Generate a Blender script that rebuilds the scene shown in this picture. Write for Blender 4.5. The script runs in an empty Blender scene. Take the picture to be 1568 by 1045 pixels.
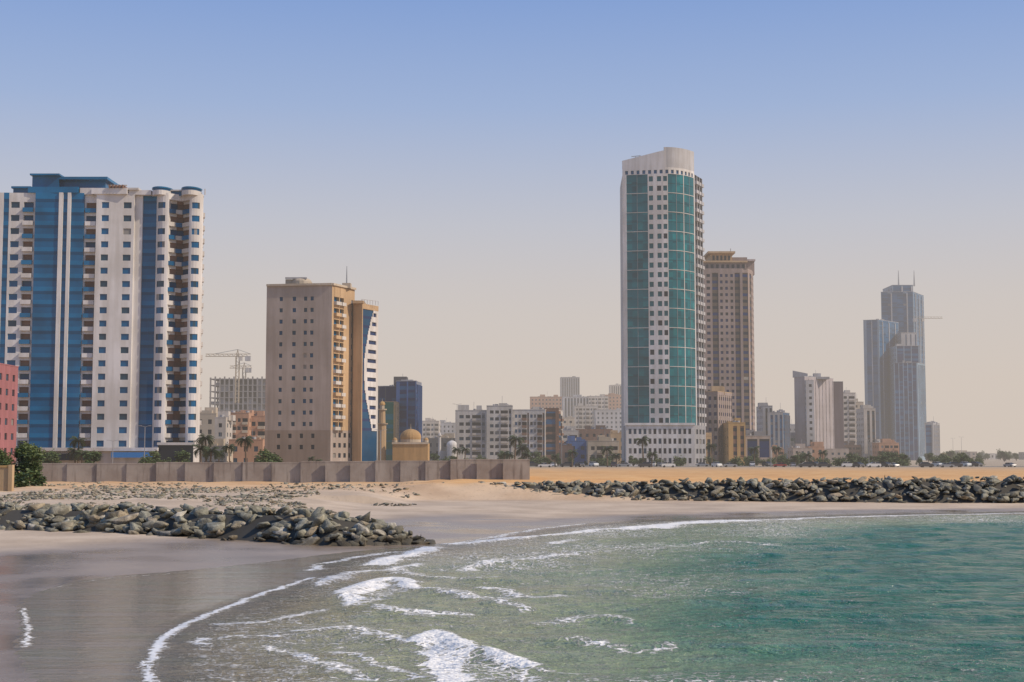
import bpy, bmesh, math, random
import numpy as np
from mathutils import Vector, Matrix, Euler
R = random.Random(11)
scene = bpy.context.scene
# ------------------------------------------------------------------ camera
F = 2178.0; CH = 7.0
PITCH = math.atan(174.5 / F); cp, sp = math.cos(PITCH), math.sin(PITCH)
cam = bpy.data.objects.new("camera", bpy.data.cameras.new("camera"))
scene.collection.objects.link(cam)
cam.location = (0, 0, CH); cam.rotation_euler = (math.pi / 2 + PITCH, 0, 0)
cam.data.lens = 50; cam.data.sensor_width = 36; cam.data.clip_end = 30000; cam.data.clip_start = 0.5
scene.camera = cam
# survey helpers: bearing/elevation read off the photo -> metres at a known range Y
def GX(u, Y, v=697.0):
    return (u - 784.0) * Y / (F * cp - (522.5 - v) * sp)
def GZ(v, Y):
    return CH + (F * sp + (522.5 - v) * cp) * Y / (F * cp - (522.5 - v) * sp)
def GR(u, v, z=0.0):
    dy = F * cp - (522.5 - v) * sp; dz = F * sp + (522.5 - v) * cp
    t = (z - CH) / dz
    return ((u - 784.0) * t, dy * t)
GL = 3.0   # land level

# ------------------------------------------------------------------ world / sun
w = bpy.data.worlds.new("World"); scene.world = w; w.use_nodes = True
nt = w.node_tree; nt.nodes.clear()
SUN_EL, SUN_AZ = math.radians(40), math.radians(106)
sky = nt.nodes.new('ShaderNodeTexSky'); sky.sky_type = 'NISHITA'; sky.sun_disc = False
sky.sun_elevation = SUN_EL; sky.sun_rotation = SUN_AZ
sky.air_density = 1.0; sky.dust_density = 3.0; sky.ozone_density = 2.5; sky.altitude = 0
tint = nt.nodes.new('ShaderNodeMix'); tint.data_type = 'RGBA'; tint.blend_type = 'MIX'
tint.inputs[0].default_value = 0.85
tc = nt.nodes.new('ShaderNodeTexCoord'); sx = nt.nodes.new('ShaderNodeSeparateXYZ')
rmp = nt.nodes.new('ShaderNodeValToRGB')
nt.links.new(tc.outputs['Generated'], sx.inputs[0]); nt.links.new(sx.outputs['Z'], rmp.inputs[0])
# dusty Gulf sky: warm haze low down, blue above (mixed with the physical sky)
SKYRAMP = [(0.0, (.76, .64, .53)), (0.05, (.73, .63, .55)), (0.10, (.66, .62, .61)), (0.16, (.50, .57, .72)), (0.24, (.24, .43, .80)), (0.32, (.10, .30, .75)), (0.6, (.12, .27, .6)), (1.0, (.10, .22, .5))]
el = rmp.color_ramp.elements
while len(el) < len(SKYRAMP): el.new(.5)
for k_, (p_, c_) in enumerate(SKYRAMP): el[k_].position = p_; el[k_].color = (*c_, 1)
bg = nt.nodes.new('ShaderNodeBackground'); bg.inputs[1].default_value = 0.10
wo = nt.nodes.new('ShaderNodeOutputWorld')
sc10 = nt.nodes.new('ShaderNodeVectorMath'); sc10.operation = 'SCALE'; sc10.inputs['Scale'].default_value = 10.0
nt.links.new(rmp.outputs[0], sc10.inputs[0])
nt.links.new(sky.outputs[0], tint.inputs[6]); nt.links.new(sc10.outputs[0], tint.inputs[7])
nt.links.new(tint.outputs[2], bg.inputs[0]); nt.links.new(bg.outputs[0], wo.inputs[0])
sd = Vector((math.sin(SUN_AZ) * math.cos(SUN_EL), math.cos(SUN_AZ) * math.cos(SUN_EL), math.sin(SUN_EL)))
sl = bpy.data.lights.new("sun", 'SUN'); sl.energy = 4.3; sl.angle = math.radians(0.5); sl.color = (1.0, 0.84, 0.64)
so = bpy.data.objects.new("sun", sl); scene.collection.objects.link(so)
so.rotation_euler = sd.to_track_quat('Z', 'Y').to_euler(); so.location = (200, -100, 200)
scene.view_settings.view_transform = 'Standard'; scene.view_settings.look = 'None'; scene.view_settings.exposure = 0

# ------------------------------------------------------------------ materials
class N:
    def __init__(s, name):
        s.m = bpy.data.materials.new(name); s.m.use_nodes = True
        s.t = s.m.node_tree; s.b = s.t.nodes['Principled BSDF']
    def n(s, typ, **k):
        nd = s.t.nodes.new(typ)
        for a, v in k.items(): setattr(nd, a, v)
        return nd
    def l(s, a, b): s.t.links.new(a, b)
    def pos(s, scale=(1, 1, 1)):
        g = s.n('ShaderNodeNewGeometry'); mp = s.n('ShaderNodeMapping'); mp.inputs['Scale'].default_value = scale
        s.l(g.outputs['Position'], mp.inputs[0]); return mp.outputs[0]
    def noise(s, vec, scale, detail=4, rough=0.55):
        nd = s.n('ShaderNodeTexNoise'); nd.inputs['Scale'].default_value = scale
        nd.inputs['Detail'].default_value = detail; nd.inputs['Roughness'].default_value = rough
        s.l(vec, nd.inputs['Vector']); return nd.outputs['Fac']
    def ramp(s, fac, stops):
        r = s.n('ShaderNodeValToRGB'); e = r.color_ramp.elements
        while len(e) < len(stops): e.new(0.5)
        for k, (p, c) in enumerate(stops):
            e[k].position = p; e[k].color = (*c, 1) if len(c) == 3 else c
        s.l(fac, r.inputs[0]); return r.outputs[0]
    def mix(s, fac, a, b, blend='MIX'):
        m = s.n('ShaderNodeMix', data_type='RGBA', blend_type=blend)
        for sock, v in ((m.inputs[0], fac), (m.inputs[6], a), (m.inputs[7], b)):
            if isinstance(v, (int, float)): sock.default_value = v
            elif isinstance(v, tuple): sock.default_value = (*v, 1)
            else: s.l(v, sock)
        return m.outputs[2]
    def math(s, op, a, b=0.0, c=None, clamp=False):
        m = s.n('ShaderNodeMath', operation=op, use_clamp=clamp)
        for i, v in enumerate((a, b, c)):
            if v is None: continue
            if isinstance(v, (int, float)): m.inputs[i].default_value = v
            else: s.l(v, m.inputs[i])
        return m.outputs[0]
    def mr(s, v, a, b, c=0.0, d=1.0):
        m = s.n('ShaderNodeMapRange', interpolation_type='SMOOTHSTEP')
        s.l(v, m.inputs[0])
        for i, x in zip((1, 2, 3, 4), (a, b, c, d)): m.inputs[i].default_value = x
        return m.outputs[0]
    def attr(s, name):
        a = s.n('ShaderNodeAttribute'); a.attribute_name = name; return a.outputs['Fac']
    def bump(s, h, strength=0.3, dist=0.1):
        b = s.n('ShaderNodeBump'); b.inputs['Strength'].default_value = strength; b.inputs['Distance'].default_value = dist
        s.l(h, b.inputs['Height']); s.l(b.outputs[0], s.b.inputs['Normal'])
    def set(s, **k):
        for a, v in k.items():
            i = s.b.inputs[a.replace('_', ' ')]
            if isinstance(v, (int, float)): i.default_value = v
            elif isinstance(v, tuple): i.default_value = (*v, 1)
            else: s.l(v, i)
        return s.m
MC = {}
def wall(col, var=0.16, rough=0.85, name=None):
    key = ('w', col)
    if key in MC: return MC[key]
    s = N(name or "painted_render"); p = s.pos((1, 1, 1)); q = s.pos((0.5, 0.5, 0.04))
    n1 = s.noise(p, 0.08, 5); n2 = s.noise(q, 1.2, 5)
    f = s.math('MULTIPLY', n1, n2); f = s.mr(f, 0.12, 0.42)
    dark = tuple(c * (1 - var * 1.5) * k for c, k in zip(col, (1.0, 0.97, 0.92)))
    lite = tuple(min(1, c * (1 + var * 0.4)) for c in col)
    s.set(Base_Color=s.mix(f, dark, lite), Roughness=rough)
    MC[key] = s.m; return s.m
def glass(col, rough=0.12, var=0.22, name=None, metal=0.0):
    key = ('g', col)
    if key in MC: return MC[key]
    s = N(name or "window_glass"); p = s.pos((1, 1, 1))
    n1 = s.noise(p, 0.12, 3)
    dark = tuple(c * (1 - var) for c in col); lite = tuple(c * (1 + var) for c in col)
    s.set(Base_Color=s.mix(s.mr(n1, 0.3, 0.7), dark, lite), Roughness=rough, Metallic=metal, IOR=1.4, Specular_IOR_Level=.35)
    s.bump(s.noise(p, 0.5, 2), 0.05, 0.3)
    MC[key] = s.m; return s.m
def plain(name, col, rough=0.6, metal=0.0):
    key = (name, col)
    if key in MC: return MC[key]
    s = N(name); p = s.pos()
    s.set(Base_Color=s.mix(s.noise(p, 3.0, 3), tuple(c * 0.8 for c in col), tuple(min(1, c * 1.15) for c in col)), Roughness=rough, Metallic=metal)
    MC[key] = s.m; return s.m

WHITE = wall((0.62, 0.605, 0.61)); WHITE2 = wall((0.54, 0.52, 0.51)); CREAM = wall((0.50, 0.43, 0.35))
BEIGE = wall((0.37, 0.315, 0.29)); BEIGE2 = wall((0.50, 0.35, 0.21)); PINKB = wall((0.30, 0.235, 0.22))
ORANGE = wall((0.46, 0.26, 0.17)); PINK = wall((0.36, 0.14, 0.16)); GREY = wall((0.29, 0.295, 0.33)); LGREY = wall((0.42, 0.42, 0.45))
TAN = wall((0.46, 0.33, 0.20)); BROWN = wall((0.20, 0.11, 0.08)); DKGREY = wall((0.10, 0.10, 0.12)); BLUEW = wall((0.05, 0.13, 0.34))
OCHRE = wall((0.48, 0.31, 0.13)); PALE = wall((0.5, 0.46, 0.43)); BLUEGREY = wall((0.21, 0.31, 0.42))
GBLUE = glass((0.001, 0.085, 0.205)); GBLUE2 = glass((0.001, 0.115, 0.26)); GBLUE3 = glass((0.001, 0.052, 0.13)); GTEAL = glass((0.0005, 0.105, 0.135)); GTEAL2 = glass((0.001, 0.145, 0.17)); GTEAL3 = glass((0.0005, 0.07, 0.095))
GDARK = glass((0.015, 0.022, 0.035)); GWIN = glass((0.02, 0.06, 0.10)); GCURT = glass((0.22, 0.21, 0.2), rough=0.5)
GNAVY = glass((0.006, 0.025, 0.10)); GGREEN = glass((0.01, 0.12, 0.08)); GSTEEL = glass((0.01, 0.085, 0.20))
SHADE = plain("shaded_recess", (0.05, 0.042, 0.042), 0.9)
ROOF = wall((0.3, 0.28, 0.26)); STEEL = plain("galvanised_steel", (0.35, 0.36, 0.37), 0.5, 0.6)
YELLOW = plain("crane_paint", (0.40, 0.33, 0.24), 0.6); BLUEP = plain("blue_sign_panel", (0.02, 0.18, 0.5), 0.5)

# ------------------------------------------------------------------ mesh builder
class MB:
    def __init__(s): s.v = []; s.f = []; s.m = []; s.mats = []
    def mi(s, m):
        if m not in s.mats: s.mats.append(m)
        return s.mats.index(m)
    def poly(s, pts, mat):
        k = len(s.v); s.v.extend(tuple(p) for p in pts); s.f.append(tuple(range(k, k + len(pts)))); s.m.append(s.mi(mat))
    def prism(s, pts, z0, z1, mat, top=None, bottom=True):
        n = len(pts)
        for i in range(n):
            a, b = pts[i], pts[(i + 1) % n]
            s.poly([(a[0], a[1], z0), (b[0], b[1], z0), (b[0], b[1], z1), (a[0], a[1], z1)], mat)
        s.poly([(p[0], p[1], z1) for p in pts], top or mat)
        if bottom: s.poly([(p[0], p[1], z0) for p in reversed(pts)], mat)
    def box(s, x0, x1, y0, y1, z0, z1, mat, top=None):
        s.prism([(x0, y0), (x1, y0), (x1, y1), (x0, y1)], z0, z1, mat, top)
    def cyl(s, x, y, z0, z1, r0, r1, n, mat, cap=True):
        A = [2 * math.pi * i / n for i in range(n)]
        for i in range(n):
            a, b = A[i], A[(i + 1) % n]
            s.poly([(x + r0 * math.cos(a), y + r0 * math.sin(a), z0), (x + r0 * math.cos(b), y + r0 * math.sin(b), z0),
                    (x + r1 * math.cos(b), y + r1 * math.sin(b), z1), (x + r1 * math.cos(a), y + r1 * math.sin(a), z1)], mat)
        if cap and r1 > 0.01: s.poly([(x + r1 * math.cos(a), y + r1 * math.sin(a), z1) for a in A], mat)
    def dome(s, x, y, z, r, h, mat, n=20, m=8, onion=False):
        rr = []
        for j in range(m + 1):
            t = j / m * math.pi / 2
            k = math.cos(t) * (1 + (0.12 * math.sin(2 * t) if onion else 0)); rr.append((r * max(k, 0.001), z + h * math.sin(t)))
        for j in range(m):
            s.cyl(x, y, rr[j][1], rr[j + 1][1], rr[j][0], rr[j + 1][0], n, mat, cap=False)
    def strut(s, a, b, t, mat):
        a = Vector(a); b = Vector(b); d = (b - a)
        if d.length < 1e-6: return
        q = d.to_track_quat('Z', 'Y'); ex = q @ Vector((t / 2, 0, 0)); ey = q @ Vector((0, t / 2, 0))
        c = [(-1, -1), (1, -1), (1, 1), (-1, 1)]
        A = [a + ex * i + ey * j for i, j in c]; B = [b + ex * i + ey * j for i, j in c]
        for i in range(4):
            s.poly([A[i], A[(i + 1) % 4], B[(i + 1) % 4], B[i]], mat)
        s.poly(B, mat); s.poly(A[::-1], mat)
    def obj(s, name, smooth=False):
        me = bpy.data.meshes.new(name); me.from_pydata(s.v, [], s.f)
        for m in s.mats: me.materials.append(m)
        me.polygons.foreach_set('material_index', s.m)
        if smooth: me.polygons.foreach_set('use_smooth', [True] * len(s.f))
        me.update()
        o = bpy.data.objects.new(name, me); scene.collection.objects.link(o); return o

def polypath(pts, smooth=False):
    P = [Vector((p[0], p[1])) for p in pts]; S = [0]; T = []
    for a, b in zip(P, P[1:]):
        S.append(S[-1] + (b - a).length); T.append((b - a).normalized())
    def f(s):
        i = 0
        while i < len(T) - 1 and s > S[i + 1] + 1e-6: i += 1
        k = (s - S[i]) / (S[i + 1] - S[i]); p = P[i].lerp(P[i + 1], k); t = T[i]
        if smooth:
            tv0 = (T[i - 1] + T[i]) if i > 0 else T[i]; tv1 = (T[i] + T[i + 1]) if i < len(T) - 1 else T[i]
            t = tv0.normalized().lerp(tv1.normalized(), k).normalized()
        return p.x, p.y, t.y, -t.x
    return f, S[-1]
def arcpts(u0, u1, fn, n):
    return [fn(u0 + (u1 - u0) * i / n) for i in range(n + 1)]

def facade(b, f, L, cols, rows, cell, z0, fit=True, side=None):
    """cols (tag,width,offset) along s; rows (tag,height) in metres; cell -> (mat, inward depth)"""
    tw = sum(c[1] for c in cols); k = L / tw if fit else 1
    xs = [0]; ct = []
    for c in cols: xs.append(xs[-1] + c[1] * k); ct.append(c)
    zs = [z0]; rt = []
    for r in rows: zs.append(zs[-1] + r[1]); rt.append(r)
    nx, nz = len(ct), len(rt)
    D = [[cell(ct[i], rt[j], i, j) for j in range(nz)] for i in range(nx)]
    PF = [f(min(x, L)) for x in xs]
    def P(i, z, d):
        x, y, a, c = PF[i]; return (x - a * d, y - c * d, z)
    for i in range(nx):
        for j in range(nz):
            m, d = D[i][j]
            b.poly([P(i, zs[j], d), P(i + 1, zs[j], d), P(i + 1, zs[j + 1], d), P(i, zs[j + 1], d)], m)
            for (ii, jj) in ((i + 1, j), (i, j + 1)):
                if ii < nx and jj < nz: m2, d2 = D[ii][jj]
                else: m2, d2 = (side or m), 0.0
                if abs(d - d2) > 1e-4:
                    mm = m if d < d2 else m2
                    if ii > i: b.poly([P(i + 1, zs[j], d), P(i + 1, zs[j], d2), P(i + 1, zs[j + 1], d2), P(i + 1, zs[j + 1], d)], mm)
                    else: b.poly([P(i, zs[j + 1], d), P(i + 1, zs[j + 1], d), P(i + 1, zs[j + 1], d2), P(i, zs[j + 1], d2)], mm)
            if i == 0 and abs(d) > 1e-4:
                b.poly([P(0, zs[j], d), P(0, zs[j], 0), P(0, zs[j + 1], 0), P(0, zs[j + 1], d)], side or m)
            if j == 0 and abs(d) > 1e-4:
                b.poly([P(i, zs[0], d), P(i + 1, zs[0], d), P(i + 1, zs[0], 0), P(i, zs[0], 0)], side or m)
    return zs[-1]

def floors(n, fh, base=0, top=0, sill=0.32, win=0.45):
    r = []
    if base: r.append(('base', base))
    for k in range(n): r += [('s', fh * sill, k), ('w', fh * win, k), ('h', fh * (1 - sill - win), k)]
    if top: r.append(('top', top))
    return r
def style(wallm, gl, span=None, rail=None, curtain=0.10, acc=None, dark=None):
    gl = gl if isinstance(gl, list) else [gl]
    def cell(c, r, i, j):
        t = c[0]; off = c[2] if len(c) > 2 else 0; rt = r[0]
        if rt in ('base', 'top'):
            return ((span if (t == 'G' and span) else wallm), off if t != 'B' else 0)
        if t == 'W':
            if rt == 'w': return (GCURT if R.random() < curtain else R.choice(gl)), off + 0.22
            return wallm, off
        if t == 'V':
            if rt == 'w': return (GCURT if R.random() < curtain * 0.5 else R.choice(gl)), off + 0.25
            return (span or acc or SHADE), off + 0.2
        if t == 'G':
            return (R.choice(gl) if rt != 's' else (span or gl[0])), off + (0.0 if rt == 's' else 0.08)
        if t == 'B':
            if rt == 's': return (rail or wallm), off - 0.7
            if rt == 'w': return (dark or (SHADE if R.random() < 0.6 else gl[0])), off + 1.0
            return wallm, off - 0.05
        if t == 'F': return (acc or wallm), off - 0.4
        if t == 'A': return (acc or wallm), off
        return wallm, off
    return cell
def grp(pat, reps): return [p for _ in range(reps) for p in pat]
WIN = [('.', 1.0), ('W', 1.3), ('.', 1.0)]; WB = [('.', 0.8), ('W', 1.4), ('.', 0.8), ('B', 2.6)]
VS = [('.', 1.2), ('V', 1.4)]; GG = [('G', 3.0), ('F', 0.4)]

def block(name, u0, u1, vtop, Y, depth=18, ucor=None, ycor=0, pats=(WIN, WIN), st=None, fh=3.3, wm=None, roofstuff=True, base=3.5, top=1.2,
          sill=.32, win=.45, b=None):
    """rectangular building; ucor = bearing of its nearest vertical corner"""
    own = b is None
    b = b or MB(); z0 = GL - 0.5; z1 = GZ(vtop, Y)
    if ucor is None or ucor > u1:
        pts = [(GX(u0, Y), Y), (GX(u1, Y), Y)]
    else:
        ya = Y + ycor; pts = [(GX(u0, ya), ya), (GX(ucor, Y), Y), (GX(u1, Y + depth * .8), Y + depth * .8)]
    tot = z1 - z0; n = max(1, int(round((tot - base - top) / fh))); f2 = (tot - base - top) / n
    rw = floors(n, f2, base, top, sill, win)
    st = st or style(wm, [GDARK, GWIN])
    for k in range(len(pts) - 1):
        f, L = polypath(pts[k:k + 2]); pat = pats[min(k, len(pats) - 1)]
        pw = sum(p[1] for p in pat); reps = max(1, int(round((L - 1.0) / pw)))
        facade(b, f, L, [('.', 0.5)] + grp(pat, reps) + [('.', 0.5)], rw, st, z0)
    a, c = pts[0], pts[-1]
    if len(pts) == 2: back = [(c[0], c[1] + depth), (a[0], a[1] + depth)]
    else:
        back = [(c[0] - (pts[1][0] - a[0]), c[1] + (a[1] - pts[1][1]))]
    ring = pts + back
    for k in range(len(pts) - 1, len(ring)):
        p, q = ring[k], ring[(k + 1) % len(ring)]
        L = math.hypot(q[0] - p[0], q[1] - p[1])
        f, L = polypath([p, q]); reps = max(1, int(round(L / 5)))
        facade(b, f, L, [('.', 0.5)] + grp(WIN, reps) + [('.', 0.5)], rw, st, z0)
    b.poly([(p[0], p[1], z1 - 0.9) for p in ring], ROOF)
    cx = sum(p[0] for p in ring) / len(ring); cy = sum(p[1] for p in ring) / len(ring)
    for k in range(len(ring)):
        p, q = ring[k], ring[(k + 1) % len(ring)]
        pi = (p[0] + (cx - p[0]) * .03, p[1] + (cy - p[1]) * .03); qi = (q[0] + (cx - q[0]) * .03, q[1] + (cy - q[1]) * .03)
        po = (p[0] - (cx - p[0]) * .012, p[1] - (cy - p[1]) * .012); qo = (q[0] - (cx - q[0]) * .012, q[1] - (cy - q[1]) * .012)
        b.prism([po, qo, qi, pi], z1, z1 + 0.25, wm or WHITE2)
        b.poly([(pi[0], pi[1], z1 - .9), (qi[0], qi[1], z1 - .9), (qi[0], qi[1], z1), (pi[0], pi[1], z1)], wm or WHITE2)
    if roofstuff:
        W_ = math.hypot(ring[0][0] - ring[1][0], ring[0][1] - ring[1][1])
        for k in range(3):
            px = cx + R.uniform(-.3, .3) * W_; py = cy + R.uniform(-2, 2); s = R.uniform(.8, 2.4)
            b.box(px - s, px + s, py - s, py + s, z1 - .9, z1 + R.uniform(.6, 2.6), wm or WHITE2)
        for k in range(3):
            px = cx + R.uniform(-.35, .35) * W_; py = cy + R.uniform(-3, 3)
            b.cyl(px, py, z1 - .9, z1 + 1.1, .7, .7, 8, LGREY)
        b.strut((cx + 1, cy, z1), (cx + 1, cy, z1 + R.uniform(3, 6)), 0.12, STEEL)
    return b.obj(name) if own else b

# ------------------------------------------------------------------ left residential tower
def left_tower():
    b = MB(); Y = 360.0; z0 = GL - .5; x0 = GX(-32, Y); x1 = GX(303, Y); px = (x1 - x0) / 335.0
    ztop = GZ(297, Y)
    def bul(u, a, c, h):
        return h * math.sqrt(max(0, 1 - ((u - (a + c) / 2) / ((c - a) / 2)) ** 2)) if a < u < c else 0
    def f(s):
        u = s / px - 32
        o = bul(u, 231, 262, 2.6) + bul(u, 276, 303.5, 2.6)
        yy = Y + (u - 135) * 0.012
        return (x0 + s, yy - o, 0.0, -1.0)
    C = [('.', 8), ('W', 12), ('.', 10), ('G', 8), ('.', 3), ('W', 13), ('.', 6, ), ('B', 15), ('.', 4),
         ('G', 16, -.8), ('G', 16, -.8), ('G', 4, -.8), ('F', 6, -1.2), ('G', 7, -.8), ('F', 5, -1.2), ('G', 10, -.8), ('G', 9, -.8), ('.', 2),
         ('B', 16), ('.', 2), ('.', 8, -1.4), ('W', 11, -1.4), ('.', 22, -1.4), ('W', 12, -1.4), ('.', 4, -1.4), ('.', 11, -.3), ('G', 11, .3), ('G', 11, .3)]
    C += [('.', 2), ('.', 2), ('W', 4), ('W', 4), ('W', 4), ('.', 3), ('.', 2)]
    C += [('K', 8, 1.2), ('L', 9, 1.6), ('K', 14, 1.2)]
    C += [('.', 2), ('.', 2), ('W', 4), ('W', 4), ('W', 3), ('.', 2), ('.', 2)]
    st0 = style(WHITE, [GBLUE, GWIN, GBLUE], span=GBLUE2, rail=WHITE, dark=None, curtain=.05)
    def st(c, r, i, j):
        t = c[0]; rt = r[0]
        if rt == 'base': return (GBLUE if t in 'GKLB' else WHITE), 0.0
        if rt == 'top': return (GBLUE2 if t == 'G' else WHITE), (c[2] if len(c) > 2 and t not in 'KL' else 0)
        if t in 'KL':
            kk = r[2]
            if rt == 's': return (WHITE2 if (kk + (t == 'L')) % 2 else GBLUE), c[2] - .9
            if rt == 'w': return (BROWN if R.random() < .6 else GBLUE3), c[2] + .8
            return (BROWN if t == 'L' else WHITE2), c[2] + .1
        if t == 'B':
            if rt == 's': return (WHITE if r[2] % 2 else GBLUE2), -.8
            if rt == 'w': return (BROWN if R.random() < .5 else GBLUE3), .8
            return WHITE, 0
        if t == 'F' : return WHITE, c[2]
        if t == 'G': return (GBLUE if rt == 'w' else (GBLUE2 if rt == 's' else GBLUE3)), (c[2] if len(c) > 2 else 0.05) + (0 if rt != 'w' else .05)
        return st0(c, r, i, j)
    tot = ztop - z0; base = 5.5; n = 19; fh = (tot - base - 1.6) / n
    facade(b, f, x1 - x0, C, floors(n, fh, base, 1.6, .32, .46), st, z0, side=WHITE)
    D = 24; xb = GX(299, Y + D)
    ring = [(x0, Y + 1), (x1, Y + 2), (xb, Y + D), (x0, Y + D)]
    fr, L = polypath([(x1, f(x1 - x0)[1]), (xb, Y + D)])
    facade(b, fr, L, [('.', 1)] + grp([('.', 1), ('W', 1.4), ('.', 1), ('B', 2.5)], 3) + [('.', 1)], floors(n, fh, base, 1.6, .34, .4), st0, z0)
    b.poly([(x0, Y + D, z0), (x0, f(0)[1], z0), (x0, f(0)[1], ztop), (x0, Y + D, ztop)], WHITE)
    b.poly([(x0, Y + D, z0), (xb, Y + D, z0), (xb, Y + D, ztop), (x0, Y + D, ztop)], WHITE)
    b.poly([(p[0], p[1], ztop - .3) for p in ring], ROOF)
    def ub(a, c, y0, y1, vb, vt, m):
        b.box(GX(a, Y, vt), GX(c, Y, vt), y0, y1, GZ(vb, Y), GZ(vt, Y), m)
    ub(46, 122, Y - 1.6, Y + 9, 297, 288, GBLUE2); ub(52, 92, Y - 1.2, Y + 13, 288, 271, GBLUE); ub(50, 95, Y - 2.2, Y + 13.6, 271, 268.5, GBLUE2)
    ub(92, 160, Y + 1, Y + 14, 292, 276, GBLUE); ub(90, 166, Y - 1.0, Y + 14.5, 276, 272, GBLUE2)
    ub(22, 48, Y - .8, Y + 8, 297, 290, GBLUE); ub(20, 50, Y - 1.4, Y + 8.4, 290, 287, GBLUE2)
    ub(-30, 22, Y - .4, Y + 5, 299, 296, WHITE)
    ub(124, 146, Y - .9, Y + 5, 299, 289, WHITE2); ub(143, 197, Y - 1.7, Y + 7, 299, 290, WHITE)
    for k in range(5): ub(170 + k * 5, 172 + k * 5, Y - 2.2, Y + 7, 290, 285.5, BROWN)
    ub(168, 196, Y - 1.2, Y - .6, 286, 284.5, WHITE2)
    ub(198, 232, Y - .6, Y + 4, 299, 292, WHITE)
    ub(197, 214, Y - 1.2, Y + 4, 292, 289, WHITE2)
    for a, c in ((231, 262), (276, 307)):
        ua, uc = GX(a, Y, 290), GX(c, Y, 290); r = (uc - ua) / 2; cx = (ua + uc) / 2
        for (vb, vt, m, k) in ((300, 293, WHITE, .98), (293, 290, GBLUE, .94), (290, 288, GBLUE2, 1.02)):
            pts = [(cx + r * k * math.cos(t), Y + 2 + 4.2 * k * math.sin(t)) for t in [math.pi + math.pi * i / 12 for i in range(13)]]
            b.prism(pts, GZ(vb, Y), GZ(vt, Y), m)
    ub(246, 292, Y + 1.0, Y + 8, 299, 292, GBLUE); ub(250, 288, Y + .5, Y + 8, 292, 290, WHITE2)
    b.strut((x1 + .3, Y + 1.5, ztop), (x1 + .3, Y + 1.5, GZ(288, Y)), .25, WHITE)
    b.box(GX(-32, Y), GX(247, Y), Y - 5, Y - .01, GL, GZ(691, Y), WHITE2); b.box(GX(-40, Y), GX(250, Y), Y - 6, Y - 4.9, GZ(691, Y), GZ(686, Y), WHITE)
    b.box(GX(247, Y), GX(300, Y), Y - 3.6, Y - 3.0, GL, GZ(682, Y), GDARK); b.box(GX(246, Y), GX(303, Y), Y - 4, Y - 2.9, GZ(682, Y), GZ(678, Y), WHITE2)
    b.box(GX(182, Y), GX(243, Y), Y - 6.9, Y - 6.1, GZ(701, Y), GZ(693, Y), BLUEP); b.box(GX(-28, Y), GX(18, Y), Y - 6.4, Y - 6.05, GZ(703, Y), GZ(694, Y), ORANGE)
    b.box(GX(60, Y), GX(165, Y), Y - 6.3, Y - 6.05, GZ(705, Y), GZ(695, Y), GDARK)
    b.obj("residential_tower")
left_tower()

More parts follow.
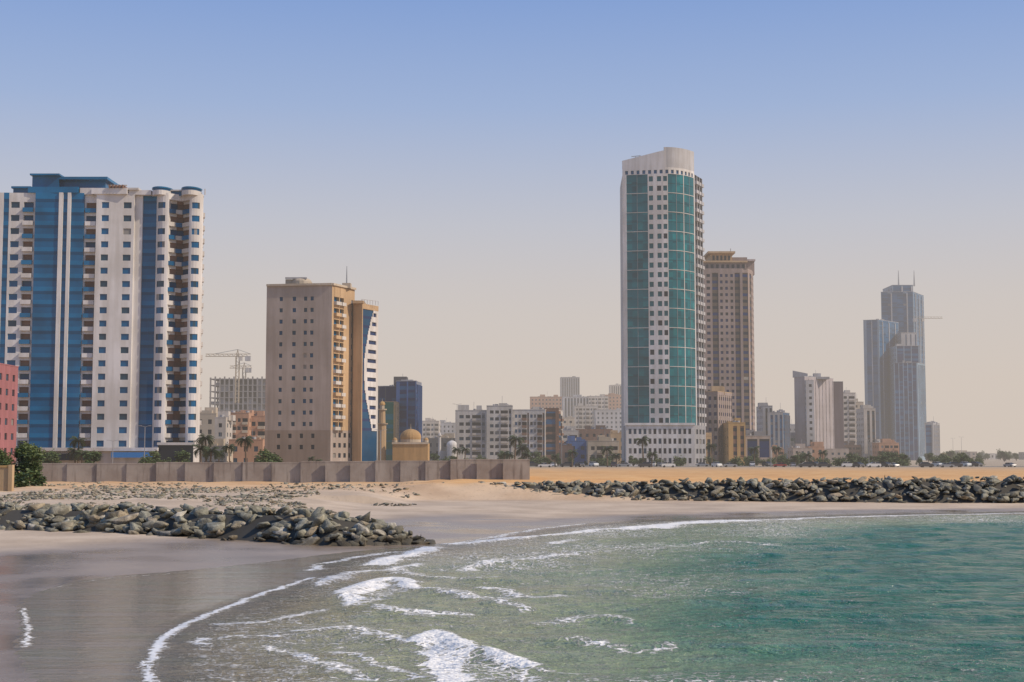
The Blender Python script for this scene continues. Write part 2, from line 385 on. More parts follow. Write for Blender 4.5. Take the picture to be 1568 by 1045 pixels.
# ------------------------------------------------------------------ beige building with sail facade
def beige():
    b = MB(); Y = 400.0; z0 = GL - .5; zt = GZ(437, Y)
    A = (GX(405, Y + 3), Y + 3); B = (GX(506, Y), Y); C = (GX(541, Y + 12), Y + 12)
    n = 12; base = GZ(659, Y) - z0; fh = (zt - 2.2 - z0 - base) / n
    st = style(BEIGE, [GBLUE3, GWIN], curtain=.04)
    f, L = polypath([A, B])
    cols = [('.', 20), ('W', 5), ('.', 15), ('W', 5.5), ('.', 12), ('W', 5), ('.', 5), ('W', 5), ('.', 28)]
    facade(b, f, L, cols, floors(n, fh, 0, 2.2, .36, .36), st, z0 + base)
    stb = style(wall((0.28, 0.225, 0.19)), [GDARK], curtain=0)
    pod = [('.', 18), ('W', 5), ('.', 12), ('W', 5), ('.', 12), ('W', 5), ('.', 12), ('W', 5), ('.', 24)]
    facade(b, f, L, pod, [('h', base * .45)] + floors(2, base * .55 / 2, 0, 0, .3, .4), stb, z0)
    f2, L2 = polypath([B, C])  # right faces: sunlit warmth is painted into the wall colour, left stays greyer
    def s2(c, r, i, j):
        if c[0] == 'B':
            if r[0] == 's': return (WHITE2 if R.random() < .7 else BEIGE2), -.9
            if r[0] == 'w': return (GBLUE2 if i % 2 else SHADE), .9
            return BEIGE2, -.1
        return style(BEIGE2, [GBLUE])(c, r, i, j)
    facade(b, f2, L2, [('.', 3), ('B', 8), ('.', 1), ('B', 6), ('.', 12), ('W', 2), ('.', 3)], floors(n, fh, 0, 2.2, .3, .42), s2, z0 + base)
    facade(b, f2, L2, [('.', 3), ('W', 3), ('.', 3), ('W', 3), ('.', 3), ('W', 3), ('.', 3), ('W', 3), ('.', 3)], floors(4, base / 4, 0, 0, .3, .45), style(BEIGE, [GDARK]), z0)
    Dp = (C[0] - 12, C[1] + 14); E = (A[0] + 3, A[1] + 20)
    for p, q in ((C, Dp), (Dp, E), (E, A)): b.poly([(p[0], p[1], z0), (q[0], q[1], z0), (q[0], q[1], zt), (p[0], p[1], zt)], BEIGE)
    b.poly([(p[0], p[1], zt - .6) for p in (A, B, C, Dp, E)], ROOF)
    for p, q in ((A, B), (B, C)):
        d = Vector((q[0] - p[0], q[1] - p[1])).normalized(); n_ = Vector((d.y, -d.x)) * .5
        b.prism([(p[0] + n_.x, p[1] + n_.y), (q[0] + n_.x, q[1] + n_.y), (q[0] - n_.x, q[1] - n_.y), (p[0] - n_.x, p[1] - n_.y)], zt, zt + .6, CREAM)
    cx = GX(461, Y + 8, 430); b.cyl(cx, Y + 8, zt - .6, GZ(427, Y), 3.2, 3.2, 16, CREAM); b.dome(cx, Y + 8, GZ(427, Y), 3.0, 1.4, CREAM)
    b.box(cx - 4.2, cx - 2.4, Y + 6, Y + 9, zt - .6, GZ(424, Y), CREAM); b.box(cx - 4.2, cx + 2, Y + 5.5, Y + 6, GZ(423.5, Y), GZ(421, Y), LGREY)
    b.box(GX(478, Y), GX(500, Y), Y + 6, Y + 9, zt - .6, zt + 1.1, CREAM)
    for k in range(6): b.cyl(GX(480 + k * 4, Y), Y + 5, zt - .6, zt + 1.0, .4, .4, 8, LGREY)
    ax = GX(531, Y + 8, 420); b.box(ax - 1.2, ax + 1.2, Y + 7, Y + 10, zt, GZ(429, Y), CREAM); b.cyl(ax, Y + 8, GZ(429, Y), GZ(402, Y), .22, .08, 6, STEEL)
    Ya = Y + 10; zt2 = GZ(466, Ya)
    P0 = (GX(539, Ya), Ya); P1 = (GX(552, Ya - 2), Ya - 2); P2 = (GX(577, Ya + 6), Ya + 6)
    f3, L3 = polypath([P0, P1]); tot = zt2 - z0; nn = 13; fh3 = (tot - base - 1.5) / nn
    facade(b, f3, L3, [('.', 1)], [('base', tot)], style(BEIGE2, [GBLUE]), z0)
    f4, L4 = polypath([P1, P2])
    nc = 26
    def s4(c, r, i, j):
        zz = z0 + sum(rw4[q][1] for q in range(j)) + r[1] * .5
        v = (zz - z0) / tot; ul = 0.14 + 0.95 * abs((v - .60) / .50) ** 1.7
        t = (i + .5) / nc
        if v < .1: return BEIGE, 0
        if v > .975 or t < .05: return BEIGE2, -.2
        if t > ul:
            if r[0] == 'w' and .5 * (ul + 1) - .30 * (1 - ul) < t < .9: return GNAVY, .25
            return WHITE, -.15
        return (GBLUE3 if r[0] != 's' else GNAVY), .05
    rw4 = floors(nn, fh3, base, 1.5, .3, .42)
    facade(b, f4, L4, [('.', 1)] * nc, rw4, s4, z0, side=BEIGE2)
    P3 = (P2[0] - 5, P2[1] + 14); P4 = (P0[0], P0[1] + 14)
    for p, q in ((P2, P3), (P3, P4)): b.poly([(p[0], p[1], z0), (q[0], q[1], z0), (q[0], q[1], zt2), (p[0], p[1], zt2)], BEIGE)
    b.poly([(p[0], p[1], zt2 - .01) for p in (P0, P1, P2, P3, P4)], ROOF)
    b.box(P0[0], P1[0] + .5, Ya - 2.4, Ya + 5, zt2, zt2 + .8, BEIGE2)
    for k in range(7): b.strut((P1[0] + k * .7, P1[1] + k * .9, zt2), (P1[0] + k * .7, P1[1] + k * .9, zt2 + 1.2), .12, LGREY)
    b.strut((P1[0], P1[1], zt2 + 1.2), (P1[0] + 4.2, P1[1] + 5.4, zt2 + 1.2), .12, LGREY)
    b.obj("beige_apartment_building")
beige()

# ------------------------------------------------------------------ tall white/teal skyscraper
def skyscraper():
    b = MB(); Y = 520.0; z0 = GL - .5
    def fn(u):
        t = (u - 956) / (1071 - 956)
        return (GX(u, Y), Y + 1.0 - 3.5 * math.sin(min(t, 1) * math.pi * .55) + 11 * max(0, t - .55) ** 2 * 4.0)
    pts = arcpts(956, 1071, fn, 46)
    f, L = polypath(pts, True)
    zpod = GZ(652, Y); zgl = GZ(268, Y); ztop = GZ(232, Y)
    n = 26; fh = (zgl - zpod) / n
    C = [('.', 3.5), ('.', 2), ('G', 7), ('G', 7), ('m', .4), ('G', 7), ('G', 7), ('.', 1.6), ('W', 5.5), ('.', 3), ('.', 2.4), ('W', 5.5), ('.', 1.8),
         ('.', 1), ('W', 5), ('.', 1.2), ('G', 6), ('G', 6), ('m', .4), ('G', 6), ('G', 6), ('.', 1.1), ('G', 6), ('G', 6), ('m', .4), ('G', 6), ('G', 5.5), ('.', 1.0), ('.', 0.8)]
    def st(c, r, i, j):
        t = c[0]; rt = r[0]
        if t == 'G' or t == 'm':
            if rt == 's' and r[2] % 2 == 0: return WHITE2, -.05
            if t == 'm': return GREY, 0.0
            if rt == 's': return GTEAL3, .02
            return (GTEAL if R.random() < .7 else (GTEAL2 if R.random() < .6 else GTEAL3)), .12 if rt != 'h' else .10
        if t == 'W' and rt == 'w': return (GTEAL if R.random() < .8 else GDARK), .35
        return WHITE, 0
    rows = []
    for k in range(n): rows += [('s', fh * .06, k), ('h', fh * .18, k), ('w', fh * .54, k), ('h', fh * .22, k)]
    facade(b, f, L, C, rows, st, zpod)
    CC = []
    for k in range(14): CC += [('.', 3.7), ('W', 4)]
    CC += [('.', 4)]
    def stc(c, r, i, j):
        return (GBLUE, .4) if (c[0] == 'W' and r[0] == 'w') else (WHITE, 0)
    hh = ztop - zgl
    facade(b, f, L, CC, [('s', hh * .02), ('w', hh * .16), ('h', hh * .10)], stc, zgl)
    zc = zgl + hh * .28; m = 40
    def topz(t): return zgl + hh * (0.62 + 0.38 * min(1, t / .5) if t < .5 else 1.0) + (1.2 if t > .5 else 0)
    for i in range(m):
        s0, s1 = L * i / m, L * (i + 1) / m; a, c = f(s0), f(s1); t0, t1 = topz(i / m + 1e-6), topz((i + 1) / m - 1e-6)
        b.poly([(a[0], a[1], zc), (c[0], c[1], zc), (c[0], c[1], t1), (a[0], a[1], t0)], LGREY if i > m * .5 else WHITE)
        b.poly([(a[0], a[1] + .8, zc), (c[0], c[1] + .8, zc), (c[0], c[1] + .8, t1), (a[0], a[1] + .8, t0)], WHITE)
        b.poly([(a[0], a[1], t0), (c[0], c[1], t1), (c[0], c[1] + .8, t1), (a[0], a[1] + .8, t0)], WHITE)
    e = pts[-1]; Q = (GX(1080, Y + 16), Y + 16); zs_ = GZ(262, Y)
    f2, L2 = polypath([e, Q])
    nf = n + 1; fh2 = (zs_ - zpod) / nf
    def st2(c, r, i, j):
        if c[0] == 'B':
            if r[0] == 's': return LGREY, -.8
            return (GTEAL2 if R.random() < .6 else SHADE), .9
        return GREY, 0
    facade(b, f2, L2, [('.', 1), ('B', 4), ('.', 1.2), ('B', 4), ('.', 1.2), ('B', 4), ('.', 1)], floors(nf, fh2, 0, 0, .35, .45), st2, zpod)
    Bk = [(Q[0] - 4, Y + 26), (pts[0][0] + 1, Y + 26)]
    loop = [pts[0]] + pts[1:] + [Q] + Bk
    for p, q in ((Q, Bk[0]), (Bk[0], Bk[1]), (Bk[1], pts[0])):
        b.poly([(p[0], p[1], z0), (q[0], q[1], z0), (q[0], q[1], zgl), (p[0], p[1], zgl)], WHITE2)
    b.poly([(p[0], p[1], zgl) for p in loop], ROOF)
    b.box(GX(1000, Y), GX(1060, Y), Y + 8, Y + 18, zgl, ztop - 2, LGREY)
    b.strut((GX(975, Y, 238), Y + 5, zc), (GX(975, Y, 238), Y + 5, ztop - 1), .25, STEEL); b.strut((GX(968, Y, 238), Y + 3, zc + 5), (GX(982, Y, 238), Y + 3, ztop - 1), .25, STEEL)
    Pa = (GX(959, Y - 7), Y - 7); Pb = (GX(1064, Y - 8), Y - 8); Pc = (GX(1081, Y + 6), Y + 6)
    stp = style(WHITE, [GDARK, GWIN], curtain=.1)
    fp, Lp = polypath([Pa, Pb]); fq, Lq = polypath([Pb, Pc]); hp = zpod - z0
    facade(b, fp, Lp, [('.', 2)] + grp([('W', 2.2), ('.', 1.7)], 13) + [('.', 1)], floors(4, hp * .23, hp * .03, hp * .05, .3, .55), stp, z0)
    facade(b, fq, Lq, [('.', 2)] + grp([('W', 3.2), ('.', 1.7)], 3), floors(4, hp * .23, hp * .03, hp * .05, .3, .5), style(GREY, [GDARK]), z0)
    b.poly([(Pa[0], Pa[1], zpod), (Pb[0], Pb[1], zpod), (Pc[0], Pc[1], zpod), (Pa[0], Y + 8, zpod)], ROOF)
    b.poly([(Pa[0], Pa[1], z0), (Pa[0], Y + 8, z0), (Pa[0], Y + 8, zpod), (Pa[0], Pa[1], zpod)], WHITE2)
    b.prism([(Pa[0] - .4, Pa[1] - .5), (Pb[0] + .2, Pb[1] - .5), (Pb[0] + .2, Pb[1] + .3), (Pa[0] - .4, Pa[1] + .3)], zpod - .02, zpod + .8, WHITE)
    b.obj("glass_skyscraper")
skyscraper()

# ------------------------------------------------------------------ sandstone high-rise behind
def highrise():
    b = MB(); Y = 640.0; z0 = GL - .5; zt = GZ(418, Y)
    def fn(u):
        return (GX(u, Y), Y + 22 * max(0, (u - 1145) / 25) ** 2)
    pts = [fn(1062), fn(1100), fn(1140)] + [fn(1140 + i * 3) for i in range(1, 11)]
    f, L = polypath(pts, True)
    n = 25; base = 14; fh = (zt - z0 - base) / n
    C = [('.', 4), ('W', 3), ('.', 3), ('W', 4), ('.', 3), ('W', 4), ('.', 2.5), ('V', 7), ('.', 2), ('W', 3), ('.', 3), ('W', 3), ('.', 3), ('W', 3), ('.', 2), ('V', 6), ('.', 3), ('V', 7), ('.', 4), ('V', 8), ('.', 3), ('W', 3), ('.', 2.5), ('.', 2.5),
         ('.', 3), ('W', 3), ('.', 2), ('W', 3), ('.', 3), ('W', 3), ('.', 3), ('W', 3), ('.', 3), ('W', 3), ('.', 3), ('.', 2)]
    facade(b, f, L, C, floors(n, fh, base, 2.0, .34, .46), style(PINKB, [GDARK, GNAVY], span=wall((0.10, 0.075, 0.06)), curtain=.03), z0)
    bk = [(pts[-1][0], Y + 45), (pts[0][0], Y + 30)]
    for p, q in ((pts[-1], bk[0]), (bk[0], bk[1]), (bk[1], pts[0])): b.poly([(p[0], p[1], z0), (q[0], q[1], z0), (q[0], q[1], zt), (p[0], p[1], zt)], PINKB)
    b.poly([(p[0], p[1], zt + 1.9) for p in pts + bk], ROOF)
    def cb(u0, u1, vb, vt, yo, d, m): b.box(GX(u0, Y, vt), GX(u1, Y, vt), Y + yo, Y + yo + d, GZ(vb, Y), GZ(vt, Y), m)
    cb(1078, 1144, 414, 400, 3, 24, PINKB); cb(1076, 1146, 401, 398.5, 2, 25, BEIGE2)
    for k in range(8): cb(1082 + k * 8, 1086 + k * 8, 411, 404, 2.8, .4, GDARK)
    cb(1091, 1124, 399, 386, 6, 18, BEIGE2); cb(1086, 1128, 386, 383, 4, 22, BEIGE2)
    for k in range(5): cb(1094 + k * 6, 1097 + k * 6, 396, 389, 5.8, .4, GDARK)
    cb(1118, 1148, 399, 391, 7, 14, PINKB); cb(1146, 1162, 416, 394, 12, 18, PINKB); cb(1145, 1163, 395, 392, 11, 20, wall((0.42, 0.36, 0.36)))
    b.strut((GX(1124, Y, 385), Y + 10, GZ(386, Y)), (GX(1124, Y, 385), Y + 10, GZ(376, Y)), .3, STEEL)
    b.obj("sandstone_high_rise")
highrise()

# ------------------------------------------------------------------ secondary buildings
block("pink_apartment_block", -90, -9, 557, 320, 14, pats=([('.', .8), ('W', 1.4), ('.', .6), ('B', 2.4), ('.', .4), ('V', .9)],), st=style(PINK, [GDARK, GWIN], rail=WHITE, span=WHITE2), wm=PINK)
def frame():
    b = MB(); Y = 820.0; x0, x1 = GX(319, Y), GX(408, Y); z1 = GZ(580, Y); nf = int((z1 - GL) / 3.6); nb = 12
    CON = wall((0.27, 0.26, 0.27))
    b.box(x0 + 4, x1 - 4, Y + 8, Y + 18, GL, z1, CON)
    for k in range(nf + 1): z = z1 - k * 3.6; b.box(x0, x1, Y, Y + 22, z - .45, z, CON)
    for i in range(nb + 1):
        for y in (Y + .4, Y + 21): x = x0 + .5 + (x1 - x0 - 1) * i / nb; b.box(x - .4, x + .4, y - .39, y + .4, GL, z1 + (1.2 if i % 2 else .6), CON)
    for k in range(nf):
        for i in range(nb):
            if R.random() < .42: xa = x0 + .9 + (x1 - x0 - 1) * i / nb; b.box(xa, xa + (x1 - x0 - 1) / nb - .8, Y + .6, Y + .9, z1 - (k + 1) * 3.6, z1 - (k + 1) * 3.6 + R.choice([1.2, 3.0]), CON)
    b.obj("concrete_frame_building")
frame()
def crane(name, u, vb, vt, Y, jl, jr, vj=None, t=.45, apex=True, drop=14):
    b = MB(); x = GX(u, Y, vt); zb, zt = GZ(vb, Y) - drop, GZ(vt, Y); zj = GZ(vj, Y) if vj else zt - 4; h = .9
    z = zb
    for sxx in (-h, h):
        for sy in (-h, h): b.strut((x + sxx, Y + sy, zb), (x + sxx, Y + sy, zj), t, YELLOW)
    while z < zj - 2:
        b.strut((x - h, Y - h, z), (x + h, Y - h, z + 2), t * .6, YELLOW); b.strut((x + h, Y - h, z + 2), (x - h, Y - h, z + 4), t * .6, YELLOW)
        b.strut((x + h, Y - h, z), (x + h, Y + h, z + 2), t * .6, YELLOW); z += 4
    xl, xr = GX(jl, Y, vt), GX(jr, Y, vt)
    for yy in (-.6, .6): b.strut((xl, Y + yy, zj), (xr, Y + yy, zj), t, YELLOW)
    b.strut((xl, Y, zj + 1.3), (xr, Y, zj + 1.3), t, YELLOW)
    k = xl
    while k < xr - 2:
        b.strut((k, Y - .6, zj), (k + 1.3, Y, zj + 1.3), t * .6, YELLOW); b.strut((k + 1.3, Y, zj + 1.3), (k + 2.6, Y + .6, zj), t * .6, YELLOW); k += 2.6
    if apex:
        b.strut((x - .7, Y, zj), (x, Y, zt + 2), t, YELLOW); b.strut((x + .7, Y, zj), (x, Y, zt + 2), t, YELLOW)
        b.strut((x, Y, zt + 2), (xl * .75 + x * .25, Y, zj + 1.3), .25, STEEL); b.strut((x, Y, zt + 2), (xr, Y, zj + 1.3), .25, STEEL)
    far = xl if abs(xl - x) < abs(xr - x) else xr
    b.box(min(far, far + (1 if far < x else -1) * 3), max(far, far + (1 if far < x else -1) * 3), Y - 1, Y + 1, zj - 2.6, zj, LGREY)
    b.box(x + 1.1, x + 2.8, Y - 1.6, Y + .2, zj - 2.4, zj - .2, WHITE2)
    b.obj(name)
crane("tower_crane", 364, 579, 541, 790, 315, 384, 546, t=.34)
crane("tower_crane", 374, 579, 561, 840, 352, 385, 564, t=.3)
block("cream_house", 296, 330, 634, 520, 14, pats=(WIN,), wm=CREAM); block("cream_house", 328, 345, 640, 500, 12, pats=(WIN,), wm=PALE)
block("terracotta_apartment_building", 341, 380, 633, 540, 16, pats=(WB,), st=style(ORANGE, [GDARK], rail=CREAM), wm=ORANGE)
block("terracotta_apartment_building", 379, 407, 638, 545, 16, pats=(WB,), st=style(ORANGE, [GDARK], rail=CREAM), wm=ORANGE)
block("low_shop_building", 306, 345, 684, 440, 12, pats=([('.', 1), ('W', 3)],), wm=CREAM, base=.5); block("low_shop_building", 350, 402, 674, 470, 12, pats=(WIN,), wm=ORANGE, base=.5)
def office():
    b = MB()
    block("x", 584, 607, 616, 560, 14, pats=(GG,), st=style(TAN, [GGREEN, GTEAL2], span=GGREEN, acc=OCHRE), wm=TAN, b=b, roofstuff=False)
    block("x", 578, 640, 592, 578, 22, pats=([('G', 2.5), ('.', .4), ('G', 2.5)],), st=style(DKGREY, [GNAVY, GBLUE], span=GNAVY), wm=LGREY, b=b)
    block("x", 606, 645, 584, 572, 18, ucor=637, ycor=1, pats=([('.', 1), ('G', 3), ('.', .6), ('G', 3)], GG), st=style(BLUEW, [GNAVY, GSTEEL], span=GNAVY), wm=LGREY, b=b, roofstuff=False)
    Y = 576
    b.box(GX(602, Y), GX(622, Y), Y, Y + 8, GZ(590, Y), GZ(577, Y), DKGREY); b.box(GX(614, Y), GX(632, Y), Y - 2, Y + 8, GZ(590, Y), GZ(582, Y), LGREY)
    b.obj("blue_glass_office_building")
office()
block("distant_apartment_block", 645, 672, 645, 1000, 20, pats=(WB,), wm=PALE); block("distant_apartment_block", 664, 697, 648, 1050, 20, pats=(WIN,), wm=LGREY); block("low_shop_building", 640, 700, 672, 620, 12, pats=(WIN,), wm=CREAM)
def longblock():
    b = MB(); W3 = [('.', .7), ('W', 1.3), ('.', .6), ('W', 1.3), ('.', .6), ('B', 2.6), ('.', .3), ('V', .9)]
    st = style(WHITE2, [GDARK, GWIN], rail=PALE, span=GREY)
    block("x", 697, 745, 629, 600, 18, pats=(W3,), st=st, wm=WHITE2, b=b, fh=3.1)
    block("x", 745, 785, 622, 598, 18, pats=(W3,), st=st, wm=WHITE2, b=b, fh=3.1)
    block("x", 785, 862, 628, 600, 24, ucor=835, ycor=1, pats=(W3, [('G', 3), ('B', 2)]), st=style(WHITE2, [GDARK, GSTEEL], rail=BROWN, span=BROWN), wm=WHITE2, b=b, fh=3.1)
    block("x", 834, 856, 626, 601, 12, pats=([('G', 3), ('F', .6)],), st=style(BROWN, [GDARK, GSTEEL], span=BROWN), wm=BROWN, b=b, roofstuff=False)
    b.obj("white_apartment_block")
longblock()
for a in [(812, 862, 608, 1300, ORANGE, WIN), (859, 888, 578, 1650, GREY, VS), (862, 902, 608, 1250, LGREY, VS), (900, 932, 607, 1320, PALE, WB), (926, 960, 605, 1400, ORANGE, WIN), (880, 915, 622, 1150, PALE, WB), (912, 962, 628, 1120, LGREY, WIN), (935, 962, 590, 1700, PALE, VS), (850, 880, 640, 900, CREAM, WIN)]:
    block("distant_apartment_block", a[0], a[1], a[2], a[3], 24, pats=(a[5],), wm=a[4], fh=3.5)
for a in [(856, 886, 660, 640, WHITE2, WB), (868, 902, 676, 570, BLUEW, WIN), (882, 938, 658, 660, ORANGE, WIN), (900, 948, 676, 560, CREAM, WB), (858, 878, 684, 540, ORANGE, WIN), (935, 960, 664, 620, TAN, WIN), (1068, 1090, 668, 545, TAN, VS)]:
    block("low_rise_building", a[0], a[1], a[2], a[3], 12, pats=(a[5],), wm=a[4], base=2)
block("ribbed_tan_building", 1080, 1122, 600, 570, 20, ucor=1100, ycor=2, pats=(VS, VS), st=style(PINKB, [GDARK, GNAVY], span=BEIGE), wm=TAN)
block("low_rise_building", 1116, 1142, 648, 560, 16, pats=(VS,), wm=OCHRE, st=style(OCHRE, [GDARK], span=BROWN)); block("low_rise_building", 1140, 1180, 668, 575, 14, pats=([('.', 1), ('G', 5)],), wm=GREY, st=style(BEIGE, [GNAVY, GDARK]))
block("blue_grey_office_block", 1169, 1184, 622, 760, 20, pats=(VS,), wm=GREY); block("blue_grey_office_block", 1176, 1210, 632, 740, 20, ucor=1200, pats=(VS, GG), st=style(GREY, [GNAVY, GSTEEL], span=GSTEEL), wm=GREY)
block("distant_apartment_block", 1205, 1224, 652, 900, 16, pats=(WIN,), wm=LGREY); block("low_rise_building", 1207, 1226, 668, 800, 12, pats=(GG,), wm=GREY, st=style(GREY, [GGREEN]))
def greyb():
    b = MB()
    block("x", 1218, 1278, 577, 760, 26, ucor=1234, ycor=6, pats=([('.', 3)], [('.', 3), ('V', .5)]), st=style(wall((0.35, 0.315, 0.335)), [GDARK], span=GREY), wm=LGREY, b=b)
    block("x", 1236, 1248, 583, 757, 8, pats=([('.', 1), ('W', 1.4), ('.', .6)],), st=style(LGREY, [GDARK]), wm=LGREY, b=b, roofstuff=False)
    block("x", 1271, 1293, 585, 790, 20, pats=([('.', 4)],), st=style(wall((0.13, 0.10, 0.12)), [GDARK]), wm=GREY, b=b, roofstuff=False)
    Y = 764; b.poly([(GX(1218, Y), Y + 4, GZ(578, Y)), (GX(1240, Y), Y + 2, GZ(578, Y)), (GX(1240, Y), Y + 2, GZ(572, Y)), (GX(1218, Y), Y + 4, GZ(567, Y))], LGREY)
    b.box(GX(1255, Y), GX(1275, Y), Y + 4, Y + 12, GZ(580, Y), GZ(578, Y) + .5, GREY)
    block("x", 1232, 1300, 688, 745, 10, pats=(WIN,), wm=BEIGE, b=b, roofstuff=False, base=1)
    b.obj("grey_slab_building")
greyb()
block("distant_apartment_block", 1289, 1312, 602, 860, 18, pats=(WB,), wm=PALE); block("distant_apartment_block", 1309, 1324, 616, 900, 18, pats=(WIN,), wm=CREAM); block("distant_apartment_block", 1324, 1342, 626, 820, 18, pats=(VS,), wm=PALE)
block("distant_apartment_block", 1417, 1440, 648, 1000, 18, ucor=1430, pats=(GG, VS), wm=GREY, st=style(GREY, [GSTEEL, GNAVY]))
def twin():
    b = MB(); st = style(BLUEGREY, [GSTEEL, GBLUE3, GBLUE], span=GSTEEL, acc=LGREY); G1 = [('G', 5), ('F', .7), ('G', 5)]
    Y = 1100; DK = style(BLUEGREY, [GSTEEL, GNAVY], span=GNAVY)
    block("x", 1326, 1380, 490, Y, 30, ucor=1350, ycor=4, pats=([('.', 2), ('G', 4), ('F', .8), ('G', 4), ('.', 1)], G1), st=st, wm=LGREY, b=b, fh=3.8)
    block("x", 1354, 1420, 447, Y + 45, 36, ucor=1404, ycor=3, pats=([('G', 6), ('V', 3), ('F', 1.2), ('G', 5)], G1), st=st, wm=LGREY, b=b, fh=3.8, roofstuff=False)
    block("x", 1372, 1404, 437, Y + 50, 30, pats=([('G', 6), ('F', 1)],), st=st, wm=LGREY, b=b, fh=3.8, roofstuff=False)
    block("x", 1376, 1412, 530, Y - 10, 24, pats=([('G', 5), ('.', .6)],), st=DK, wm=LGREY, b=b, fh=3.8)
    block("x", 1372, 1420, 556, Y - 30, 20, ucor=1408, ycor=2, pats=([('G', 3), ('.', .6)], VS), st=DK, wm=GREY, b=b, fh=3.8)
    block("x", 1384, 1408, 510, Y + 5, 24, pats=([('.', 3), ('V', 1)],), st=style(LGREY, [GSTEEL], span=GSTEEL), wm=PALE, b=b, roofstuff=False)
    for u in (1377, 1401): b.cyl(GX(u, Y + 50, 430), Y + 52, GZ(438, Y + 50), GZ(414, Y + 50), .7, .2, 6, STEEL)
    b.obj("twin_glass_towers")
    crane("tower_crane", 1409, 506, 484, Y + 20, 1398, 1443, 488, t=.2, apex=False, drop=5)
twin()
k = 1442
while k < 1640:
    w_ = R.uniform(8, 22); Yh = R.uniform(1000, 1500)
    block("low_rise_house", k, k + w_, R.uniform(690, 696), Yh, 14, pats=(WIN,), wm=R.choice([CREAM, PALE, WHITE2, OCHRE, BEIGE]), base=.8, roofstuff=False, top=.5, fh=3); k += w_ * R.uniform(.9, 1.5)
for k in range(34):
    u = R.choice([R.uniform(640, 960), R.uniform(1160, 1360), R.uniform(-60, 320)]); w_ = R.uniform(14, 34)
    block("low_rise_house", u, u + w_, R.uniform(674, 690), R.uniform(680, 900), 14, pats=(R.choice([WIN, WB]),), wm=R.choice([CREAM, PALE, WHITE2, BEIGE, TAN, ORANGE]), base=1, top=.6, fh=3.2)

def mosque():
    b = MB(); Y = 450.0; x0, x1 = GX(601, Y), GX(655, Y); zt = GZ(679, Y); MQ = wall((0.43, 0.27, 0.12))
    st = style(MQ, [GDARK], span=BROWN)
    f, L = polypath([(x0, Y), (x1, Y)])
    facade(b, f, L, [('.', 1)] + grp([('.', .6), ('W', .9), ('.', .6)], 6) + [('.', 1)], floors(2, (zt - GL) / 2 - .3, 0, .6, .25, .5), st, GL)
    b.prism([(x0, Y + .02), (x0, Y + 10), (x1, Y + 10), (x1, Y + .02)], GL, zt, MQ)
    b.box(x0 - .2, x1 + .2, Y - .35, Y - .02, zt - .3, zt + .3, CREAM)
    cx = GX(627, Y); b.cyl(cx, Y + 5, zt, zt + 1.2, 3.3, 3.3, 20, CREAM); b.dome(cx, Y + 5, zt + 1.2, 3.3, 3.4, MQ, onion=True); b.cyl(cx, Y + 5, zt + 4.5, zt + 6.2, .14, .03, 6, YELLOW)
    for u in (604, 652): b.cyl(GX(u, Y), Y + 1, zt, zt + .9, .8, .8, 10, CREAM); b.dome(GX(u, Y), Y + 1, zt + .9, .8, .9, MQ, 10, 5)
    mx = GX(583.5, Y)
    b.prism([(mx + 1.3 * math.cos(t), Y + 3 + 1.3 * math.sin(t)) for t in [i * math.pi / 4 for i in range(8)]], GL, GZ(650, Y), TAN)
    b.cyl(mx, Y + 3, GZ(650, Y), GZ(648, Y), 1.7, 1.9, 12, CREAM); b.cyl(mx, Y + 3, GZ(648, Y), GZ(628, Y), 1.05, .95, 10, TAN); b.cyl(mx, Y + 3, GZ(628, Y), GZ(626, Y), 1.4, 1.5, 12, CREAM)
    b.cyl(mx, Y + 3, GZ(626, Y), GZ(620, Y), .7, .7, 8, CREAM); b.dome(mx, Y + 3, GZ(620, Y), .9, 1.2, OCHRE, 10, 6, True); b.cyl(mx, Y + 3, GZ(615, Y), GZ(610, Y), .1, .03, 6, YELLOW)
    b.obj("mosque")
    b = MB(); Y = 520; x = GX(692, Y); b.cyl(x, Y, GL, GZ(684, Y), 1.9, 1.9, 16, WHITE2); b.dome(x, Y, GZ(684, Y), 1.9, 2.2, WHITE, onion=True); b.cyl(x, Y, GZ(675, Y), GZ(671, Y), .1, .03, 6, STEEL)
    b.box(x - 4, x + 4, Y + 2, Y + 8, GL, GZ(691, Y), WHITE2); b.cyl(x - 4.5, Y, GL, GZ(668, Y), .6, .5, 10, WHITE2); b.cyl(x - 4.5, Y, GZ(668, Y), GZ(667, Y), .9, .9, 10, WHITE2); b.dome(x - 4.5, Y, GZ(667, Y), .5, 1.1, WHITE, 10, 5)
    b.obj("small_white_mosque")
mosque()

# ------------------------------------------------------------------ numpy helpers
def segdist(X, Yy, pts):
    d = np.full(X.shape, 1e9)
    for (ax, ay), (bx, by) in zip(pts, pts[1:]):
        vx, vy = bx - ax, by - ay; L2 = vx * vx + vy * vy + 1e-9
        t = np.clip(((X - ax) * vx + (Yy - ay) * vy) / L2, 0, 1)
        d = np.minimum(d, np.hypot(X - ax - t * vx, Yy - ay - t * vy))
    return d
def inside(X, Yy, pts):
    r = np.zeros(X.shape, bool); n = len(pts)
    for i in range(n):
        ax, ay = pts[i]; bx, by = pts[(i + 1) % n]
        if ay == by: continue
        c = ((ay > Yy) != (by > Yy)) & (X < (bx - ax) * (Yy - ay) / (by - ay) + ax); r ^= c
    return r
def sstep(x, a, b):
    t = np.clip((x - a) / (b - a), 0, 1); return t * t * (3 - 2 * t)
def smoothpoly(pts, it=2):
    for _ in range(it):
        o = [pts[0]]
        for a, b in zip(pts, pts[1:]):
            o += [(a[0] * .75 + b[0] * .25, a[1] * .75 + b[1] * .25), (a[0] * .25 + b[0] * .75, a[1] * .25 + b[1] * .75)]
        pts = o + [pts[-1]]
    return pts
